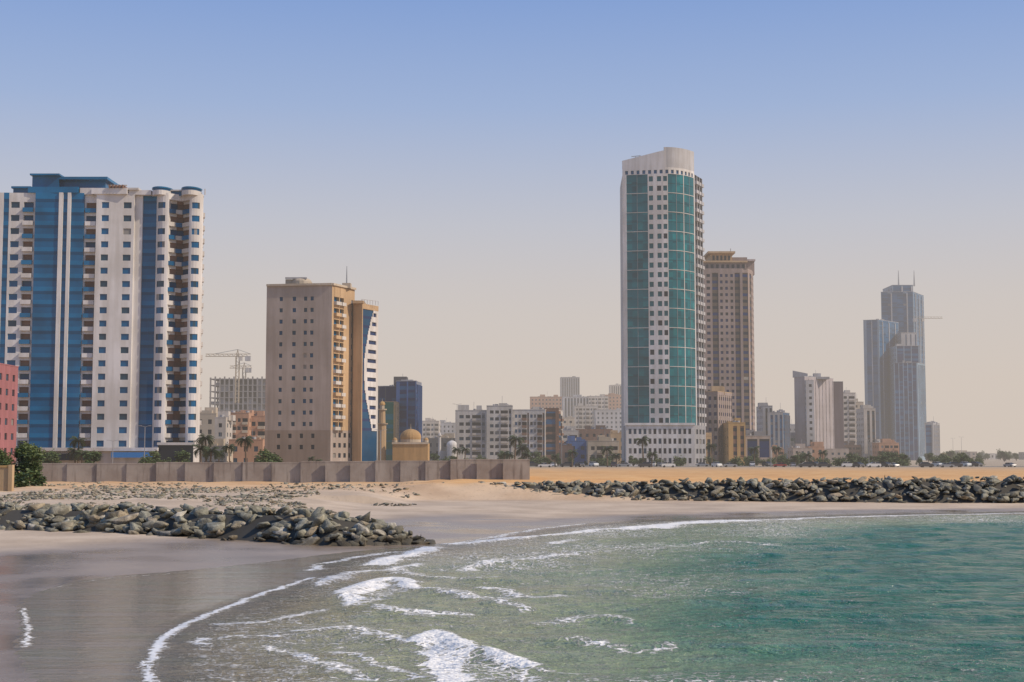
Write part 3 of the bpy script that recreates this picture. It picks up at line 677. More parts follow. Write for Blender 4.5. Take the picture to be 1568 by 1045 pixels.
pxA = [(66, 1045), (30, 990), (44, 962), (30, 932), (62, 905), (150, 884), (290, 874), (420, 860), (520, 847), (600, 840), (665, 836), (720, 828), (830, 808), (960, 797), (1140, 792), (1300, 787), (1568, 783)]
pxB = [(224, 1045), (230, 992), (262, 963), (330, 936), (400, 908), (478, 886), (466, 874), (520, 856), (600, 846), (668, 838), (725, 830), (832, 810), (960, 799), (1140, 794), (1300, 789), (1568, 785)]
FAR = [(140, 182), (400, 200), (4000, 260)]
wA = [(-12, -400), (-13, 20)] + smoothpoly([GR(*p) for p in pxA], 1) + FAR
wB = [(-7, -400), (-9, 20)] + smoothpoly([GR(*p) for p in pxB], 1) + [(140, 181), (400, 199), (4000, 259)]
polyA = wA + [(4000, -400)]; polyB = wB + [(4000, -400)]
def axis(lo, hi, c0, c1, fine, grow, cap):
    a = list(np.arange(c0, c1 + 1e-6, fine)); st = fine; x = c1
    while x < hi: st = min(st * grow, cap(x) if callable(cap) else cap); x += st; a.append(x)
    st = fine; x = c0; pre = []
    while x > lo: st = min(st * grow, cap(x) if callable(cap) else cap); x -= st; pre.append(x)
    return np.array(pre[::-1] + a)
def grid(name, xs, ys, zf, attrs, keep=None, mat=None):
    X, Yy = np.meshgrid(xs, ys); Z, AT = zf(X, Yy)
    nx, ny = len(xs), len(ys); idx = np.arange(nx * ny).reshape(ny, nx)
    q = np.stack([idx[:-1, :-1], idx[:-1, 1:], idx[1:, 1:], idx[1:, :-1]], -1).reshape(-1, 4)
    if keep is not None:
        kv = keep(AT).ravel(); q = q[kv[q].any(1)]
    used = np.unique(q); rm = np.full(nx * ny, -1); rm[used] = np.arange(len(used)); q = rm[q]
    co = np.stack([X.ravel()[used], Yy.ravel()[used], Z.ravel()[used]], -1)
    me = bpy.data.meshes.new(name); me.vertices.add(len(used)); me.vertices.foreach_set('co', co.ravel())
    me.loops.add(len(q) * 4); me.loops.foreach_set('vertex_index', q.ravel().astype(np.int32))
    me.polygons.add(len(q)); me.polygons.foreach_set('loop_start', np.arange(0, len(q) * 4, 4, dtype=np.int32))
    me.polygons.foreach_set('use_smooth', np.ones(len(q), bool))
    for k in attrs:
        a = me.attributes.new(k, 'FLOAT', 'POINT'); a.data.foreach_set('value', AT[k].ravel()[used].astype(np.float32))
    me.update(calc_edges=True); me.materials.append(mat)
    o = bpy.data.objects.new(name, me); scene.collection.objects.link(o); return o
def vnoise(X, Yy, s, seed=0):
    rs = np.random.RandomState(seed); T = rs.rand(256, 256); x = X * s + 1000; y = Yy * s + 1000
    xi = np.floor(x).astype(int); yi = np.floor(y).astype(int); fx = x - xi; fy = y - yi; fx = fx * fx * (3 - 2 * fx); fy = fy * fy * (3 - 2 * fy)
    g = lambda i, j: T[(xi + i) % 256, (yi + j) % 256]
    return (g(0, 0) * (1 - fx) + g(1, 0) * fx) * (1 - fy) + (g(0, 1) * (1 - fx) + g(1, 1) * fx) * fy

# ------------------------------------------------------------------ terrain
def terr(X, Yy):
    d = segdist(X, Yy, wA); ins = inside(X, Yy, polyA)
    z = np.where(ins, -0.05 * d - .01, 0.013 * np.minimum(d, 45))
    z = np.maximum(z, -2.5)
    rl = np.interp(Yy, [118, 150, 200, 240, 300], [.4, 1.2, 1.9, 2.45, GL])
    rr = np.interp(Yy, [203, 213, 260], [0, 2.9, GL])
    t = sstep(X, -34, -10) ; t2 = sstep(X, -24, -8); tt = np.where(Yy > 190, t2, t)
    z2 = rl * (1 - tt) + rr * tt
    z = np.where((Yy > 112) & ~ins, np.maximum(z, z2), z)
    z = np.where(Yy > 300, GL, z)
    dry = sstep(z, .5, 1.3)
    z = z + dry * (vnoise(X, Yy, .25, 1) - .5) * .4 * (Yy < 400) + (vnoise(X, Yy, .12, 2) - .5) * .03 * (~ins) * sstep(d, 1, 5)
    left = 1 - sstep(X, -12, 6)
    wet = left * (1 - sstep(d, 14, 26)) + (1 - left) * (1 - sstep(d, 3, 13)); wet = np.where(ins, 1, wet)
    wet = np.clip(wet + (vnoise(X, Yy, .08, 3) - .5) * .5, 0, 1) * (z < .9)
    # standing pool on the beach
    pool = GR(745, 798); wet = np.maximum(wet, np.exp(-((X - pool[0]) / 4.5) ** 4 - ((Yy - pool[1]) / 1.6) ** 2))
    org = sstep(Yy, 208, 216) * sstep(X, -30, -5)
    org = np.maximum(org, .6 * sstep(Yy, 190, 228))
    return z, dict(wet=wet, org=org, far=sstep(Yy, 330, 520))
s = N("beach_sand"); p = s.pos()
nA = s.noise(p, .15, 6); nB = s.noise(p, 1.8, 6, .65); nC = s.noise(p, 12, 3)
pale = s.mix(s.mr(nA, .3, .7), (0.40, 0.315, 0.235), (0.53, 0.43, 0.33)); org = s.mix(s.mr(nA, .3, .7), (0.56, 0.30, 0.11), (0.66, 0.40, 0.17))
c = s.mix(s.attr('org'), pale, org)
c = s.mix(s.mr(nB, .55, .75), c, s.mix(.5, c, (0.16, 0.12, 0.08)))
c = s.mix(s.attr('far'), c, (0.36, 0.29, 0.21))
wetc = s.mix(s.mr(nA, .3, .7), (0.17, 0.13, 0.095), (0.25, 0.20, 0.155)); wa = s.attr('wet')
c = s.mix(wa, c, wetc)
s.set(Base_Color=c, Roughness=s.mix(wa, (0.9, 0.9, 0.9), s.mix(s.mr(nA, .35, .65), (.10, .10, .10), (.30, .30, .30))))
s.bump(s.math('ADD', s.math('MULTIPLY', nB, s.math('SUBTRACT', 1.06, wa)), s.math('MULTIPLY', nC, .06)), .5, .12)
xs = axis(-6000, 6000, -70, 80, .6, 1.25, 600); ys = axis(-60, 14000, 38, 250, .6, 1.25, 1200)
grid("ground", xs, ys, terr, ['wet', 'org', 'far'], mat=s.m)

# ------------------------------------------------------------------ water
foamlines = [
    ([(224, 1045), (230, 992), (262, 963), (330, 936), (400, 908), (478, 886)], .26, .72), ([(462, 875), (520, 856), (600, 846)], .45, .6),
    ([(30, 932), (46, 962), (32, 990)], .18, .75), ([(62, 905), (150, 886), (290, 876)], .14, .45),
    ([(580, 866), (604, 856), (655, 840)], .8, .9), ([(690, 835), (770, 827), (880, 817), (960, 812)], .9, .68), ([(955, 812), (1000, 806), (1075, 799), (1142, 797)], 1.8, 1.0), ([(1142, 797), (1300, 791), (1568, 786)], 1.0, .58),
    ([(660, 833), (725, 828), (830, 808), (960, 796)], .7, .66),
    ([(524, 916), (556, 899), (604, 889), (636, 903)], .5, .9), ([(640, 988), (668, 972), (700, 992), (770, 1008), (824, 1022)], .35, .95), ([(660, 1000), (690, 1020), (705, 1060)], .4, .9),
    ([(700, 872), (800, 858), (905, 852)], .8, .5), ([(740, 905), (830, 925), (860, 915)], .6, .54), ([(560, 930), (620, 942), (720, 940)], .6, .52), ([(400, 985), (470, 1010), (560, 1035)], .4, .5), ([(840, 833), (890, 826)], .8, .56),
    ([(480, 900), (540, 880), (640, 868)], .7, .52), ([(880, 985), (960, 1000), (1010, 990)], .5, .42), ([(640, 905), (720, 915), (800, 935)], .6, .52), ([(330, 955), (420, 950), (500, 935)], .5, .5), ([(1000, 840), (1100, 832), (1200, 836)], .6, .40), ([(470, 970), (560, 965), (640, 985)], .6, .52),
    ([(290, 985), (350, 970), (430, 975)], .35, .5), ([(520, 1000), (600, 1020), (640, 1035)], .4, .48), ([(620, 880), (700, 890), (780, 884)], .6, .48), ([(830, 960), (900, 948), (950, 955)], .5, .42), ([(840, 1025), (900, 1035), (980, 1030)], .4, .44)]
fl = [(smoothpoly([GR(*q) for q in a], 2), b_, c_) for a, b_, c_ in foamlines]
pat = [([(640, 986), (668, 971), (700, 988), (770, 1005), (825, 1020), (828, 1060), (700, 1070), (668, 1020)], .66), ([(524, 914), (556, 899), (604, 888), (640, 904), (600, 916), (545, 928)], .62),
       ([(640, 987), (668, 970), (690, 988), (722, 1010), (734, 1050), (690, 1055), (664, 1012)], 1.05), ([(524, 914), (550, 901), (598, 891), (576, 909), (545, 924), (534, 927)], 1.05)]
def wat(X, Yy):
    wx = X + (vnoise(X, Yy, .9, 11) - .5) * .7 + (vnoise(X, Yy, .25, 12) - .5) * 1.0 + (vnoise(X, Yy, 2.3, 15) - .5) * .35; wy = Yy + (vnoise(X, Yy, .8, 13) - .5) * .8 + (vnoise(X, Yy, .2, 14) - .5) * 1.2 + (vnoise(X, Yy, 2.1, 16) - .5) * .4
    d = segdist(X, Yy, wA); ins = inside(X, Yy, polyA); sa = np.where(ins, d, -d)
    db = segdist(X, Yy, wB); inb = inside(X, Yy, polyB); sb = np.where(inb, db, -db)
    foam = np.zeros(X.shape); crest = np.zeros(X.shape)
    for k, (pl, wd, stg) in enumerate(fl):
        kk_ = 1 if wd > .27 else .35
        dd = segdist(X + (wx - X) * kk_, Yy + (wy - Yy) * kk_, pl)
        g = np.exp(-(dd / wd) ** 2) * stg + .42 * np.exp(-dd / (wd * 4)) * stg * inb; foam = np.maximum(foam, g)
    for k in (9, 10): crest = np.maximum(crest, np.exp(-(segdist(X, Yy, fl[k][0]) / .8) ** 2) * .26)
    for k in (4, 5, 12, 13, 14, 17, 19, 22, 25, 26): crest = np.maximum(crest, np.exp(-(segdist(wx, wy, fl[k][0]) / 1.0) ** 2) * .13)
    for pl, stg in pat:
        w_ = [GR(*q) for q in pl]; i_ = inside(wx, wy, w_); dd = segdist(wx, wy, w_ + [w_[0]])
        foam = np.maximum(foam, np.where(i_, stg * (.68 + .32 * np.exp(-dd / .5)), stg * .6 * np.exp(-dd / .5)))
    lace = sstep(sb, 0, 2) * (1 - sstep(sb, 16, 40)) * (.16 + .32 * vnoise(X, Yy, .12, 21))
    foam = np.maximum(foam, lace)
    sw = sstep(sb, 1, 10)
    ph = Yy * .95 + 2.2 * vnoise(X, Yy, .05, 31) * 3 - X * .25
    z = sw * (.09 * np.sin(ph) + .15 * (vnoise(X, Yy * 1.8, .45, 32) - .5) + .28 * (vnoise(X * .5, Yy, .16, 33) - .5) + .10 * (vnoise(X * .7, Yy * 1.4, 1.1, 34) - .5)) + crest
    z = z * (Yy < 250)
    deepv = sb + ((vnoise(X, Yy, .05, 41) - .5) * 14 + (vnoise(X, Yy, .16, 42) - .5) * 7) * sstep(sb, 3, 14)
    return z, dict(foam=foam, deep=deepv, sa=sa)
s = N("sea_water"); p = s.pos(); p2 = s.pos((.45, 1.0, 1.0))
dp = s.attr('deep'); fo = s.attr('foam')
c = s.ramp(s.mr(dp, -2, 46), [(0.0, (0.22, 0.18, 0.13)), (0.03, (0.26, 0.23, 0.16)), (0.10, (0.29, 0.305, 0.19)), (0.35, (0.21, 0.285, 0.175)), (0.50, (0.09, 0.20, 0.13)), (.66, (0.022, 0.14, 0.095)), (1.0, (0.014, 0.115, 0.082))])
nW = s.noise(p2, .35, 5); c = s.mix(s.mr(nW, .4, .7), c, s.mix(.25, c, (0.17, 0.22, 0.14)))
fn1 = s.noise(p, 6.0, 6, .75); fn2 = s.noise(s.pos((.35, 1, 1)), 2.6, 6, .7)
vr = s.n('ShaderNodeTexVoronoi', feature='DISTANCE_TO_EDGE'); vr.inputs['Scale'].default_value = 2.2
vm = s.n('ShaderNodeVectorMath', operation='ADD'); nn_ = s.n('ShaderNodeTexNoise'); nn_.inputs['Scale'].default_value = 1.4; s.l(p, nn_.inputs['Vector']); s.l(p, vm.inputs[0]); s.l(nn_.outputs['Color'], vm.inputs[1]); s.l(vm.outputs[0], vr.inputs['Vector'])
cell = s.mr(vr.outputs['Distance'], 0, .22, .22, -.12)
fm = s.math('ADD', s.math('ADD', fo, cell), s.math('MULTIPLY', s.math('SUBTRACT', s.math('ADD', s.math('MULTIPLY', fn1, .5), s.math('MULTIPLY', fn2, .5)), .5), 2.4))
fm = s.mr(fm, .40, .74)
s.set(Base_Color=s.mix(fm, c, (0.84, 0.84, 0.83)), Roughness=s.mix(fm, s.mix(s.mr(dp, -1, 3), (.14, .14, .14), (.12, .12, .12)), (.8, .8, .8)), IOR=1.33, Specular_IOR_Level=.36)
w1 = s.noise(p2, 1.6, 4, .6); w2 = s.noise(s.pos((.6, 1, 1)), 7.0, 3); w0 = s.noise(s.pos((.3, 1, 1)), .45, 2)
calm = s.mr(dp, -1, 3, .08, 1.0)
hgt = s.math('ADD', s.math('ADD', s.math('MULTIPLY', w0, 1.8), s.math('MULTIPLY', w1, 1.2)), s.math('MULTIPLY', w2, .28))
hgt = s.math('ADD', s.math('MULTIPLY', hgt, calm), s.math('MULTIPLY', fm, .25))
s.bump(hgt, 1.0, .55)
xs = axis(-40, 4000, -24, 24, .16, 1.012, lambda x: max(.16, abs(x) * .05 if abs(x) > 90 else .45)); ys = axis(-60, 262, 40, 72, .16, 1.03, lambda y: .4 if y < 190 else 8)
grid("sea_water", xs, ys, wat, ['foam', 'deep'], keep=lambda A: A['sa'] > -1.2, mat=s.m)

# ------------------------------------------------------------------ rocks
def rock_proto(seed):
    r = random.Random(seed); bm = bmesh.new()
    for i in range(r.randint(11, 17)):
        v = Vector((r.gauss(0, 1), r.gauss(0, 1), r.gauss(0, 1))).normalized() * r.uniform(.85, 1.08)
        bm.verts.new((max(-.85, min(.85, v.x)) * 1.0, max(-.75, min(.75, v.y)) * .85, max(-.6, min(.6, v.z)) * .8))
    res = bmesh.ops.convex_hull(bm, input=bm.verts)
    bmesh.ops.delete(bm, geom=[e for e in res['geom_interior'] if isinstance(e, bmesh.types.BMVert)], context='VERTS')
    bmesh.ops.dissolve_limit(bm, angle_limit=.2, verts=bm.verts, edges=bm.edges)
    bmesh.ops.bevel(bm, geom=list(bm.edges), offset=.05, segments=1, affect='EDGES')
    bmesh.ops.triangulate(bm, faces=bm.faces)
    bm.verts.ensure_lookup_table()
    V = np.array([v.co[:] for v in bm.verts]); Fc = np.array([[v.index for v in f.verts] for f in bm.faces]); bm.free(); return V, Fc
PR = [rock_proto(100 + i) for i in range(18)]
def rockmass(name, items, mat):
    Vs, Fs, T = [], [], []; k = 0
    for (x, y, z, a, b_, c_, t) in items:
        V, Fc = R.choice(PR); rm = np.array(Euler((R.uniform(-.5, .5), R.uniform(-.5, .5), R.uniform(0, 6.28))).to_matrix())
        Q = (V * [a, b_, c_]) @ rm.T + [x, y, z]; Vs.append(Q); Fs.append(Fc + k); k += len(V); T.append(np.full(len(V), t))
    V = np.concatenate(Vs); Fc = np.concatenate(Fs); me = bpy.data.meshes.new(name)
    me.vertices.add(len(V)); me.vertices.foreach_set('co', V.ravel()); me.loops.add(len(Fc) * 3); me.loops.foreach_set('vertex_index', Fc.ravel().astype(np.int32))
    me.polygons.add(len(Fc)); me.polygons.foreach_set('loop_start', np.arange(0, len(Fc) * 3, 3, dtype=np.int32))
    a = me.attributes.new('tint', 'FLOAT', 'POINT'); a.data.foreach_set('value', np.concatenate(T).astype(np.float32))
    me.update(calc_edges=True); me.materials.append(mat)
    o = bpy.data.objects.new(name, me); scene.collection.objects.link(o); return o
s = N("armour_rock"); p = s.pos(); ti = s.attr('tint'); n1 = s.noise(p, 1.6, 8, .7); n2 = s.noise(p, 9, 4)
c = s.ramp(ti, [(0, (0.15, 0.14, 0.11)), (.35, (0.27, 0.26, 0.20)), (.7, (0.36, 0.35, 0.275)), (.9, (0.40, 0.31, 0.20)), (1, (0.50, 0.47, 0.40))])
c = s.mix(s.mr(n1, .38, .66), s.mix(.62, c, (0.06, 0.05, 0.035)), c)
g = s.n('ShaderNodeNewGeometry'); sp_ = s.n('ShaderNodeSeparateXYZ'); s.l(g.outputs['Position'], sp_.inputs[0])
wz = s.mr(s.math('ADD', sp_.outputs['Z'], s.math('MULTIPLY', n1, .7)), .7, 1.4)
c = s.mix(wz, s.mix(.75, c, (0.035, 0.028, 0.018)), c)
s.set(Base_Color=c, Roughness=.85); s.bump(s.math('ADD', n1, s.math('MULTIPLY', n2, .3)), .8, .2); ROCK = s.m

def armour(line, sizes, prof_front, prof_back, dens, zb):
    items = []
    for (a, b_) in zip(line, line[1:]):
        seg = math.hypot(b_[0] - a[0], b_[1] - a[1]); W_ = prof_front + prof_back + 1.5
        for q in range(int(seg * W_ * dens)):
            t = R.random(); x = a[0] + (b_[0] - a[0]) * t; y0 = a[1] + (b_[1] - a[1]) * t; zt = a[2] + (b_[2] - a[2]) * t
            k = R.random() * W_; hh = max(.05, zt - zb)
            fr = prof_front * min(1, hh / 2.5)
            if k < prof_front: w_ = k / prof_front; z = zb + hh * w_; y = y0 + fr * w_
            elif k < prof_front + 1.5: z = zt; y = y0 + fr + (k - prof_front)
            else: w_ = (k - prof_front - 1.5) / prof_back; z = zt - hh * w_ * .8; y = y0 + fr + 1.5 + prof_back * w_ * min(1, hh / 2.5)
            sz = sizes[0] + (sizes[1] - sizes[0]) * R.random() ** 1.4
            sz *= (1 if hh > 1 else .75); e = R.uniform(-.3, .28)
            items.append((x, y, z - sz * .35 + e, sz * R.uniform(.85, 1.35), sz * R.uniform(.7, 1.0), sz * R.uniform(.5, .85), min(1, max(0, R.gauss(.5, .3)))))
    return items
gl_ = []
for (u, vb, vc) in ((-190, 818, 762), (0, 821, 769), (150, 824, 771), (300, 829, 775), (430, 834, 777), (500, 837, 780), (560, 836, 789), (610, 834, 805), (640, 833, 818), (662, 832, 829)):
    x, y = GR(u, vb, .1); yc = y + 5; gl_.append((GX(u, y), y + .4, GZ(vc, yc) - .25))
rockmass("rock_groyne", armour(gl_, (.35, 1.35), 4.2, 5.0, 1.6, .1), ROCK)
CORE = wall((0.07, 0.065, 0.055))
def core(name, line, f, bk, zb):
    b = MB()
    for a, c_ in zip(line, line[1:]):
        def pr(q):
            hh = max(.02, q[2] - zb - .45); k = min(1, hh / 2.5); return [(q[0], q[1] + .5, zb - .6), (q[0], q[1] + f * k + .4, zb + hh), (q[0], q[1] + f * k + 1.5, zb + hh), (q[0], q[1] + f * k + 1.5 + bk * k, zb - .6)]
        A_, B_ = pr(a), pr(c_)
        for i in range(3): b.poly([A_[i], B_[i], B_[i + 1], A_[i + 1]], CORE)
    return b.obj(name)
core("groyne_core", gl_, 4.2, 5.0, .1)
bl = []
for (u, vb, vc) in ((636, 764, 751), (665, 765, 741), (720, 766, 739), (900, 767, 737), (1150, 768, 734), (1400, 769, 732), (1620, 769, 731), (2100, 769, 731), (3200, 769, 731)):
    x, y = GR(u, vb, .45); bl.append((GX(u, y), y, GZ(vc, y + 5) - .1))
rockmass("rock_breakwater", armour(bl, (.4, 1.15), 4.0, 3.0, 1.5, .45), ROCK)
core("breakwater_core", bl, 4.0, 3.0, .45)
it = []
for q in range(9000):
    u = R.uniform(-150, 640); v = 757 + R.gauss(0, 7) + (u > 350) * (u - 350) * .02
    if v < 744 or v > 792: continue
    x, y = GR(u, v, 1.75)
    if y > 236 or (x > -20 and y < 175): continue
    if vnoise(np.array([x]), np.array([y]), .13, 9)[0] < .38: continue
    it.append((x, y))
XY = np.array(it); zt_ = terr(XY[:, 0], XY[:, 1])[0]; it2 = []
for (x, y), zz in zip(it, zt_):
    sz = R.choice([.06, .08, .1, .14, .2, .3, .42]) * R.uniform(.8, 1.3); it2.append((x, y, zz + sz * .15, sz * 1.2, sz, sz * .6, R.random()))
rockmass("beach_rubble", it2, ROCK)

# ------------------------------------------------------------------ sea wall
s = N("cast_concrete"); p = s.pos(); n1 = s.noise(p, .25, 6, .65); n2 = s.noise(s.pos((1, 1, .12)), 1.6, 6); n3 = s.noise(p, 9, 4)
c = s.mix(s.mr(n1, .3, .7), (0.27, 0.225, 0.19), (0.38, 0.335, 0.29)); c = s.mix(s.mr(n2, .5, .78), c, (0.16, 0.13, 0.11)); s.set(Base_Color=c, Roughness=.9); s.bump(n3, .3, .05); CONC = s.m
def seawall():
    b = MB(); segs = [(58, 240, 242, 241, 709.5, 2.0), (240, 461, 241, 239, 708, 2.1), (461, 575, 239, 237, 706.5, 2.2), (575, 690, 237, 236, 705.5, 2.3), (690, 811, 236, 234, 703.5, 2.4)]
    for (u0, u1, y0, y1, vt, zb) in segs:
        xa, xb = GX(u0, y0), GX(u1, y1); zt = GZ(vt, (y0 + y1) / 2); n = max(1, int(round((xb - xa) / 5.0)))
        for k in range(n):
            a = xa + (xb - xa) * k / n; c_ = xa + (xb - xa) * (k + 1) / n - .02; ya = y0 + (y1 - y0) * (k + .5) / n; o = R.uniform(-.01, .01)
            b.box(a, c_, ya + o, ya + .4 + o, zb - 1, zt - .22, CONC)
            b.box(a, c_, ya - .03 + o, ya + .43 + o, zt - .22, zt + R.uniform(-.01, .01), CONC)
    xe = GX(811, 234); b.box(xe - .36, xe + .02, 234.5, 262, 1.5, GZ(703.5, 234) - .02, CONC)
    b.obj("concrete_sea_wall")
seawall()
b = MB(); Yg = 205; b.box(GX(-40, Yg), GX(17, Yg), Yg, Yg + .5, .5, GZ(716, Yg), TAN); b.box(GX(-42, Yg), GX(19, Yg), Yg - .1, Yg + .6, GZ(716, Yg), GZ(713, Yg), OCHRE)
b.box(GX(14, Yg), GX(20, Yg), Yg - .2, Yg + .7, .5, GZ(712.5, Yg) + .05, TAN); b.obj("garden_wall")

# ------------------------------------------------------------------ road & promenade
ASP = wall((0.06, 0.06, 0.065), name="asphalt"); KERB = wall((0.4, 0.38, 0.35)); PAINT = wall((0.7, 0.7, 0.68))
b = MB(); b.box(-300, 600, 478, 490, GL - .3, GL + .03, ASP); b.obj("coastal_road")
b = MB(); b.box(-300, 600, 475, 478, GL - .3, GL + .14, KERB); b.box(-300, 600, 490, 496, GL - .3, GL + .15, KERB); b.obj("pavement")
b = MB()
for k in range(120): b.box(-300 + k * 7.5, -297 + k * 7.5, 483.9, 484.1, GL + .034, GL + .038, PAINT)
b.obj("road_lane_markings")

# ------------------------------------------------------------------ vehicles
def car_mesh(col, suv=False):
    b = MB(); P = plain("car_paint", col, .3); TY = plain("tyre_rubber", (.02, .02, .02), .9); h = .25 if suv else 0
    prof = [(-2.2, .35), (-2.25, .62), (-2.15, .92 + h), (-1.3, 1.0 + h), (1.15, 1.0 + h), (2.1, .86 + h), (2.25, .6), (2.2, .35)]
    for sg in (-.88, .88): b.poly([(x, sg, z) for x, z in prof], P)
    for a, c_ in zip(prof, prof[1:] + prof[:1]): b.poly([(a[0], -.88, a[1]), (c_[0], -.88, c_[1]), (c_[0], .88, c_[1]), (a[0], .88, a[1])], P)
    r0 = -1.9 if suv else -1.5
    cab = [(r0, 1.0 + h), (r0 + .35, 1.45 + h), (.35, 1.47 + h), (1.1, 1.0 + h)]
    for sg in (-1, 1): b.poly([(x, sg * (.86 if z < 1.3 + h * .5 else .7), z) for x, z in cab], GDARK)
    for i, (a, c_) in enumerate(zip(cab, cab[1:])):
        wa = .86 if i == 0 else .7; wb = .7 if i < 2 else .86
        b.poly([(a[0], -wa, a[1]), (c_[0], -wb, c_[1]), (c_[0], wb, c_[1]), (a[0], wa, a[1])], P if i == 1 else GDARK)
    b.box(cab[1][0], cab[2][0], -.71, .71, 1.46 + h, 1.5 + h, P)
    b.box(-.4, -.3, -.83, .83, 1.0 + h, 1.44 + h, P)
    for x in (-1.4, 1.4):
        for sy in (-.9, .72):
            pts = [(x + .34 * math.cos(t * math.pi / 6), .34 + .34 * math.sin(t * math.pi / 6)) for t in range(12)]
            b.poly([(q[0], sy, q[1]) for q in pts], TY); b.poly([(q[0], sy + .18, q[1]) for q in pts], TY)
            for i in range(12): q, r_ = pts[i], pts[(i + 1) % 12]; b.poly([(q[0], sy, q[1]), (r_[0], sy, r_[1]), (r_[0], sy + .18, r_[1]), (q[0], sy + .18, q[1])], TY)
    b.box(2.2, 2.27, -.8, -.5, .62, .74, WHITE); b.box(2.2, 2.27, .5, .8, .62, .74, WHITE); b.box(-2.29, -2.24, -.8, -.5, .66, .8, PINK); b.box(-2.29, -2.24, .5, .8, .66, .8, PINK)
    o = b.obj("parked_car"); me = o.data; bpy.data.objects.remove(o); return me
CM = [car_mesh(c_, s_) for c_, s_ in (((.7, .7, .7), False), ((.7, .7, .68), True), ((.05, .05, .06), True), ((.3, .31, .33), False), ((.25, .03, .03), False), ((.05, .12, .3), False))]
def inst(name, me, loc, rz=0, sc=1):
    o = bpy.data.objects.new(name, me); scene.collection.objects.link(o); o.location = loc; o.rotation_euler = (0, 0, rz)
    o.scale = (sc, sc, sc); return o
u = 815
while u < 1560:
    Yc = R.choice([471, 481, 487, 460])
    if R.random() < .8: inst("parked_car", R.choice(CM[:5] + CM[:4]), (GX(u, Yc), Yc, GL + (.03 if Yc > 478 else 0)), R.choice([0, math.pi, 1.4, -1.2]) + R.uniform(-.05, .05))
    u += R.uniform(10, 22)

# ------------------------------------------------------------------ plants
s = N("foliage"); p = s.pos(); ti = s.attr('tint')
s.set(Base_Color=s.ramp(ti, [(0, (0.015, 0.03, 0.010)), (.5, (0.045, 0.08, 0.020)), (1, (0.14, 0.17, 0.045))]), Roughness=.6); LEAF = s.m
s = N("palm_frond"); ti = s.attr('tint'); s.set(Base_Color=s.ramp(ti, [(0, (0.025, 0.04, 0.017)), (.6, (0.055, 0.085, 0.03)), (1, (0.14, 0.13, 0.06))]), Roughness=.6); FROND = s.m
BARK = plain("bark", (0.13, 0.09, 0.06), .9)
def finish(name, b, tints):
    o = b.obj(name); me = o.data; a = me.attributes.new('tint', 'FLOAT', 'FACE'); a.data.foreach_set('value', tints + [0.5] * (len(b.f) - len(tints))); bpy.data.objects.remove(o); return me
def palm_mesh(seed, H=8.0):
    r = random.Random(seed); b = MB(); T = []
    rad = .26; lean = r.uniform(-.5, .5)
    N_ = 8
    for i in range(N_):
        z0, z1 = H * i / N_, H * (i + 1) / N_; x0, x1 = lean * (i / N_) ** 2, lean * ((i + 1) / N_) ** 2
        for q in range(7):
            a, c_ = q / 7 * 6.283, (q + 1) / 7 * 6.283; ra, rb = rad * (1.15 - .3 * i / N_), rad * (1.0 - .3 * (i + 1) / N_)
            b.poly([(x0 + ra * math.cos(a), ra * math.sin(a), z0), (x0 + ra * math.cos(c_), ra * math.sin(c_), z0), (x1 + rb * math.cos(c_), rb * math.sin(c_), z1), (x1 + rb * math.cos(a), rb * math.sin(a), z1)], BARK); T.append(.5)
    for k in range(34):
        az = r.uniform(0, 6.283); e0 = r.uniform(-.5, 1.35); Lf = r.uniform(2.3, 3.2); pts = []; x, z, e = 0, 0, e0; n = 9
        for i in range(n + 1): pts.append((x, z)); x += Lf / n * math.cos(e); z += Lf / n * math.sin(e); e -= r.uniform(.16, .25)
        ca, sa = math.cos(az), math.sin(az); t = r.random()
        W = lambda x, y, z: (lean + x * ca - y * sa, x * sa + y * ca, H + z)
        for i in range(n):
            (xa, za), (xb, zb) = pts[i], pts[i + 1]; ll = .75 * math.sin(math.pi * (i + 1.2) / (n + 2)) + .12
            for sg in (-1, 1):
                for m_ in (0, .5):
                    xm = xa + (xb - xa) * m_; zm = za + (zb - za) * m_
                    b.poly([W(xm, 0, zm), W(xm + .16, 0, zm + .02), W(xm + .30, sg * ll, zm - ll * .55)], FROND); T.append(min(1, max(0, t * .6 + r.uniform(0, .35) - (.3 if e0 < -.1 else 0))))
    return finish("palm_tree", b, T)
def bush_mesh(seed, H=4.0, W_=2.6, nl=1400, leaf=.22, trunk=True):
    r = random.Random(seed); b = MB(); T = []
    lobes = []
    for k in range(r.randint(9, 13)):
        a = r.uniform(0, 6.283); d = W_ * r.uniform(.1, .75); lobes.append((d * math.cos(a), d * math.sin(a), H * r.uniform(.35 if trunk else .15, .9), W_ * r.uniform(.22, .45), r.random()))
    if trunk:
        for (lx, ly, lz, lr, lt) in lobes:
            mid = (lx * .3, ly * .3, lz * .5); b.strut((0, 0, 0), mid, .16 * H / 4, BARK); b.strut(mid, (lx, ly, lz), .08 * H / 4, BARK)
    T = [.5] * len(b.f)
    for k in range(nl):
        lx, ly, lz, lr, lt = r.choice(lobes); d = Vector((r.gauss(0, 1), r.gauss(0, 1), r.gauss(0, .8))).normalized() * lr * (r.random() ** .4) * r.uniform(.8, 1.25)
        c_ = Vector((lx, ly, max(.1, lz + d.z))) + Vector((d.x, d.y, 0)); n_ = Vector((r.gauss(0, 1), r.gauss(0, 1), r.gauss(.4, 1))).normalized(); q = n_.to_track_quat('Z', 'Y'); s_ = leaf * r.uniform(.6, 1.4)
        b.poly([c_ + q @ Vector((-s_, 0, 0)), c_ + q @ Vector((0, -s_ * .45, 0)), c_ + q @ Vector((s_, 0, 0)), c_ + q @ Vector((0, s_ * .45, 0))], LEAF)
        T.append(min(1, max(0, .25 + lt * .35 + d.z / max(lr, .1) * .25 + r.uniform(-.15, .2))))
    return finish("tree", b, T)
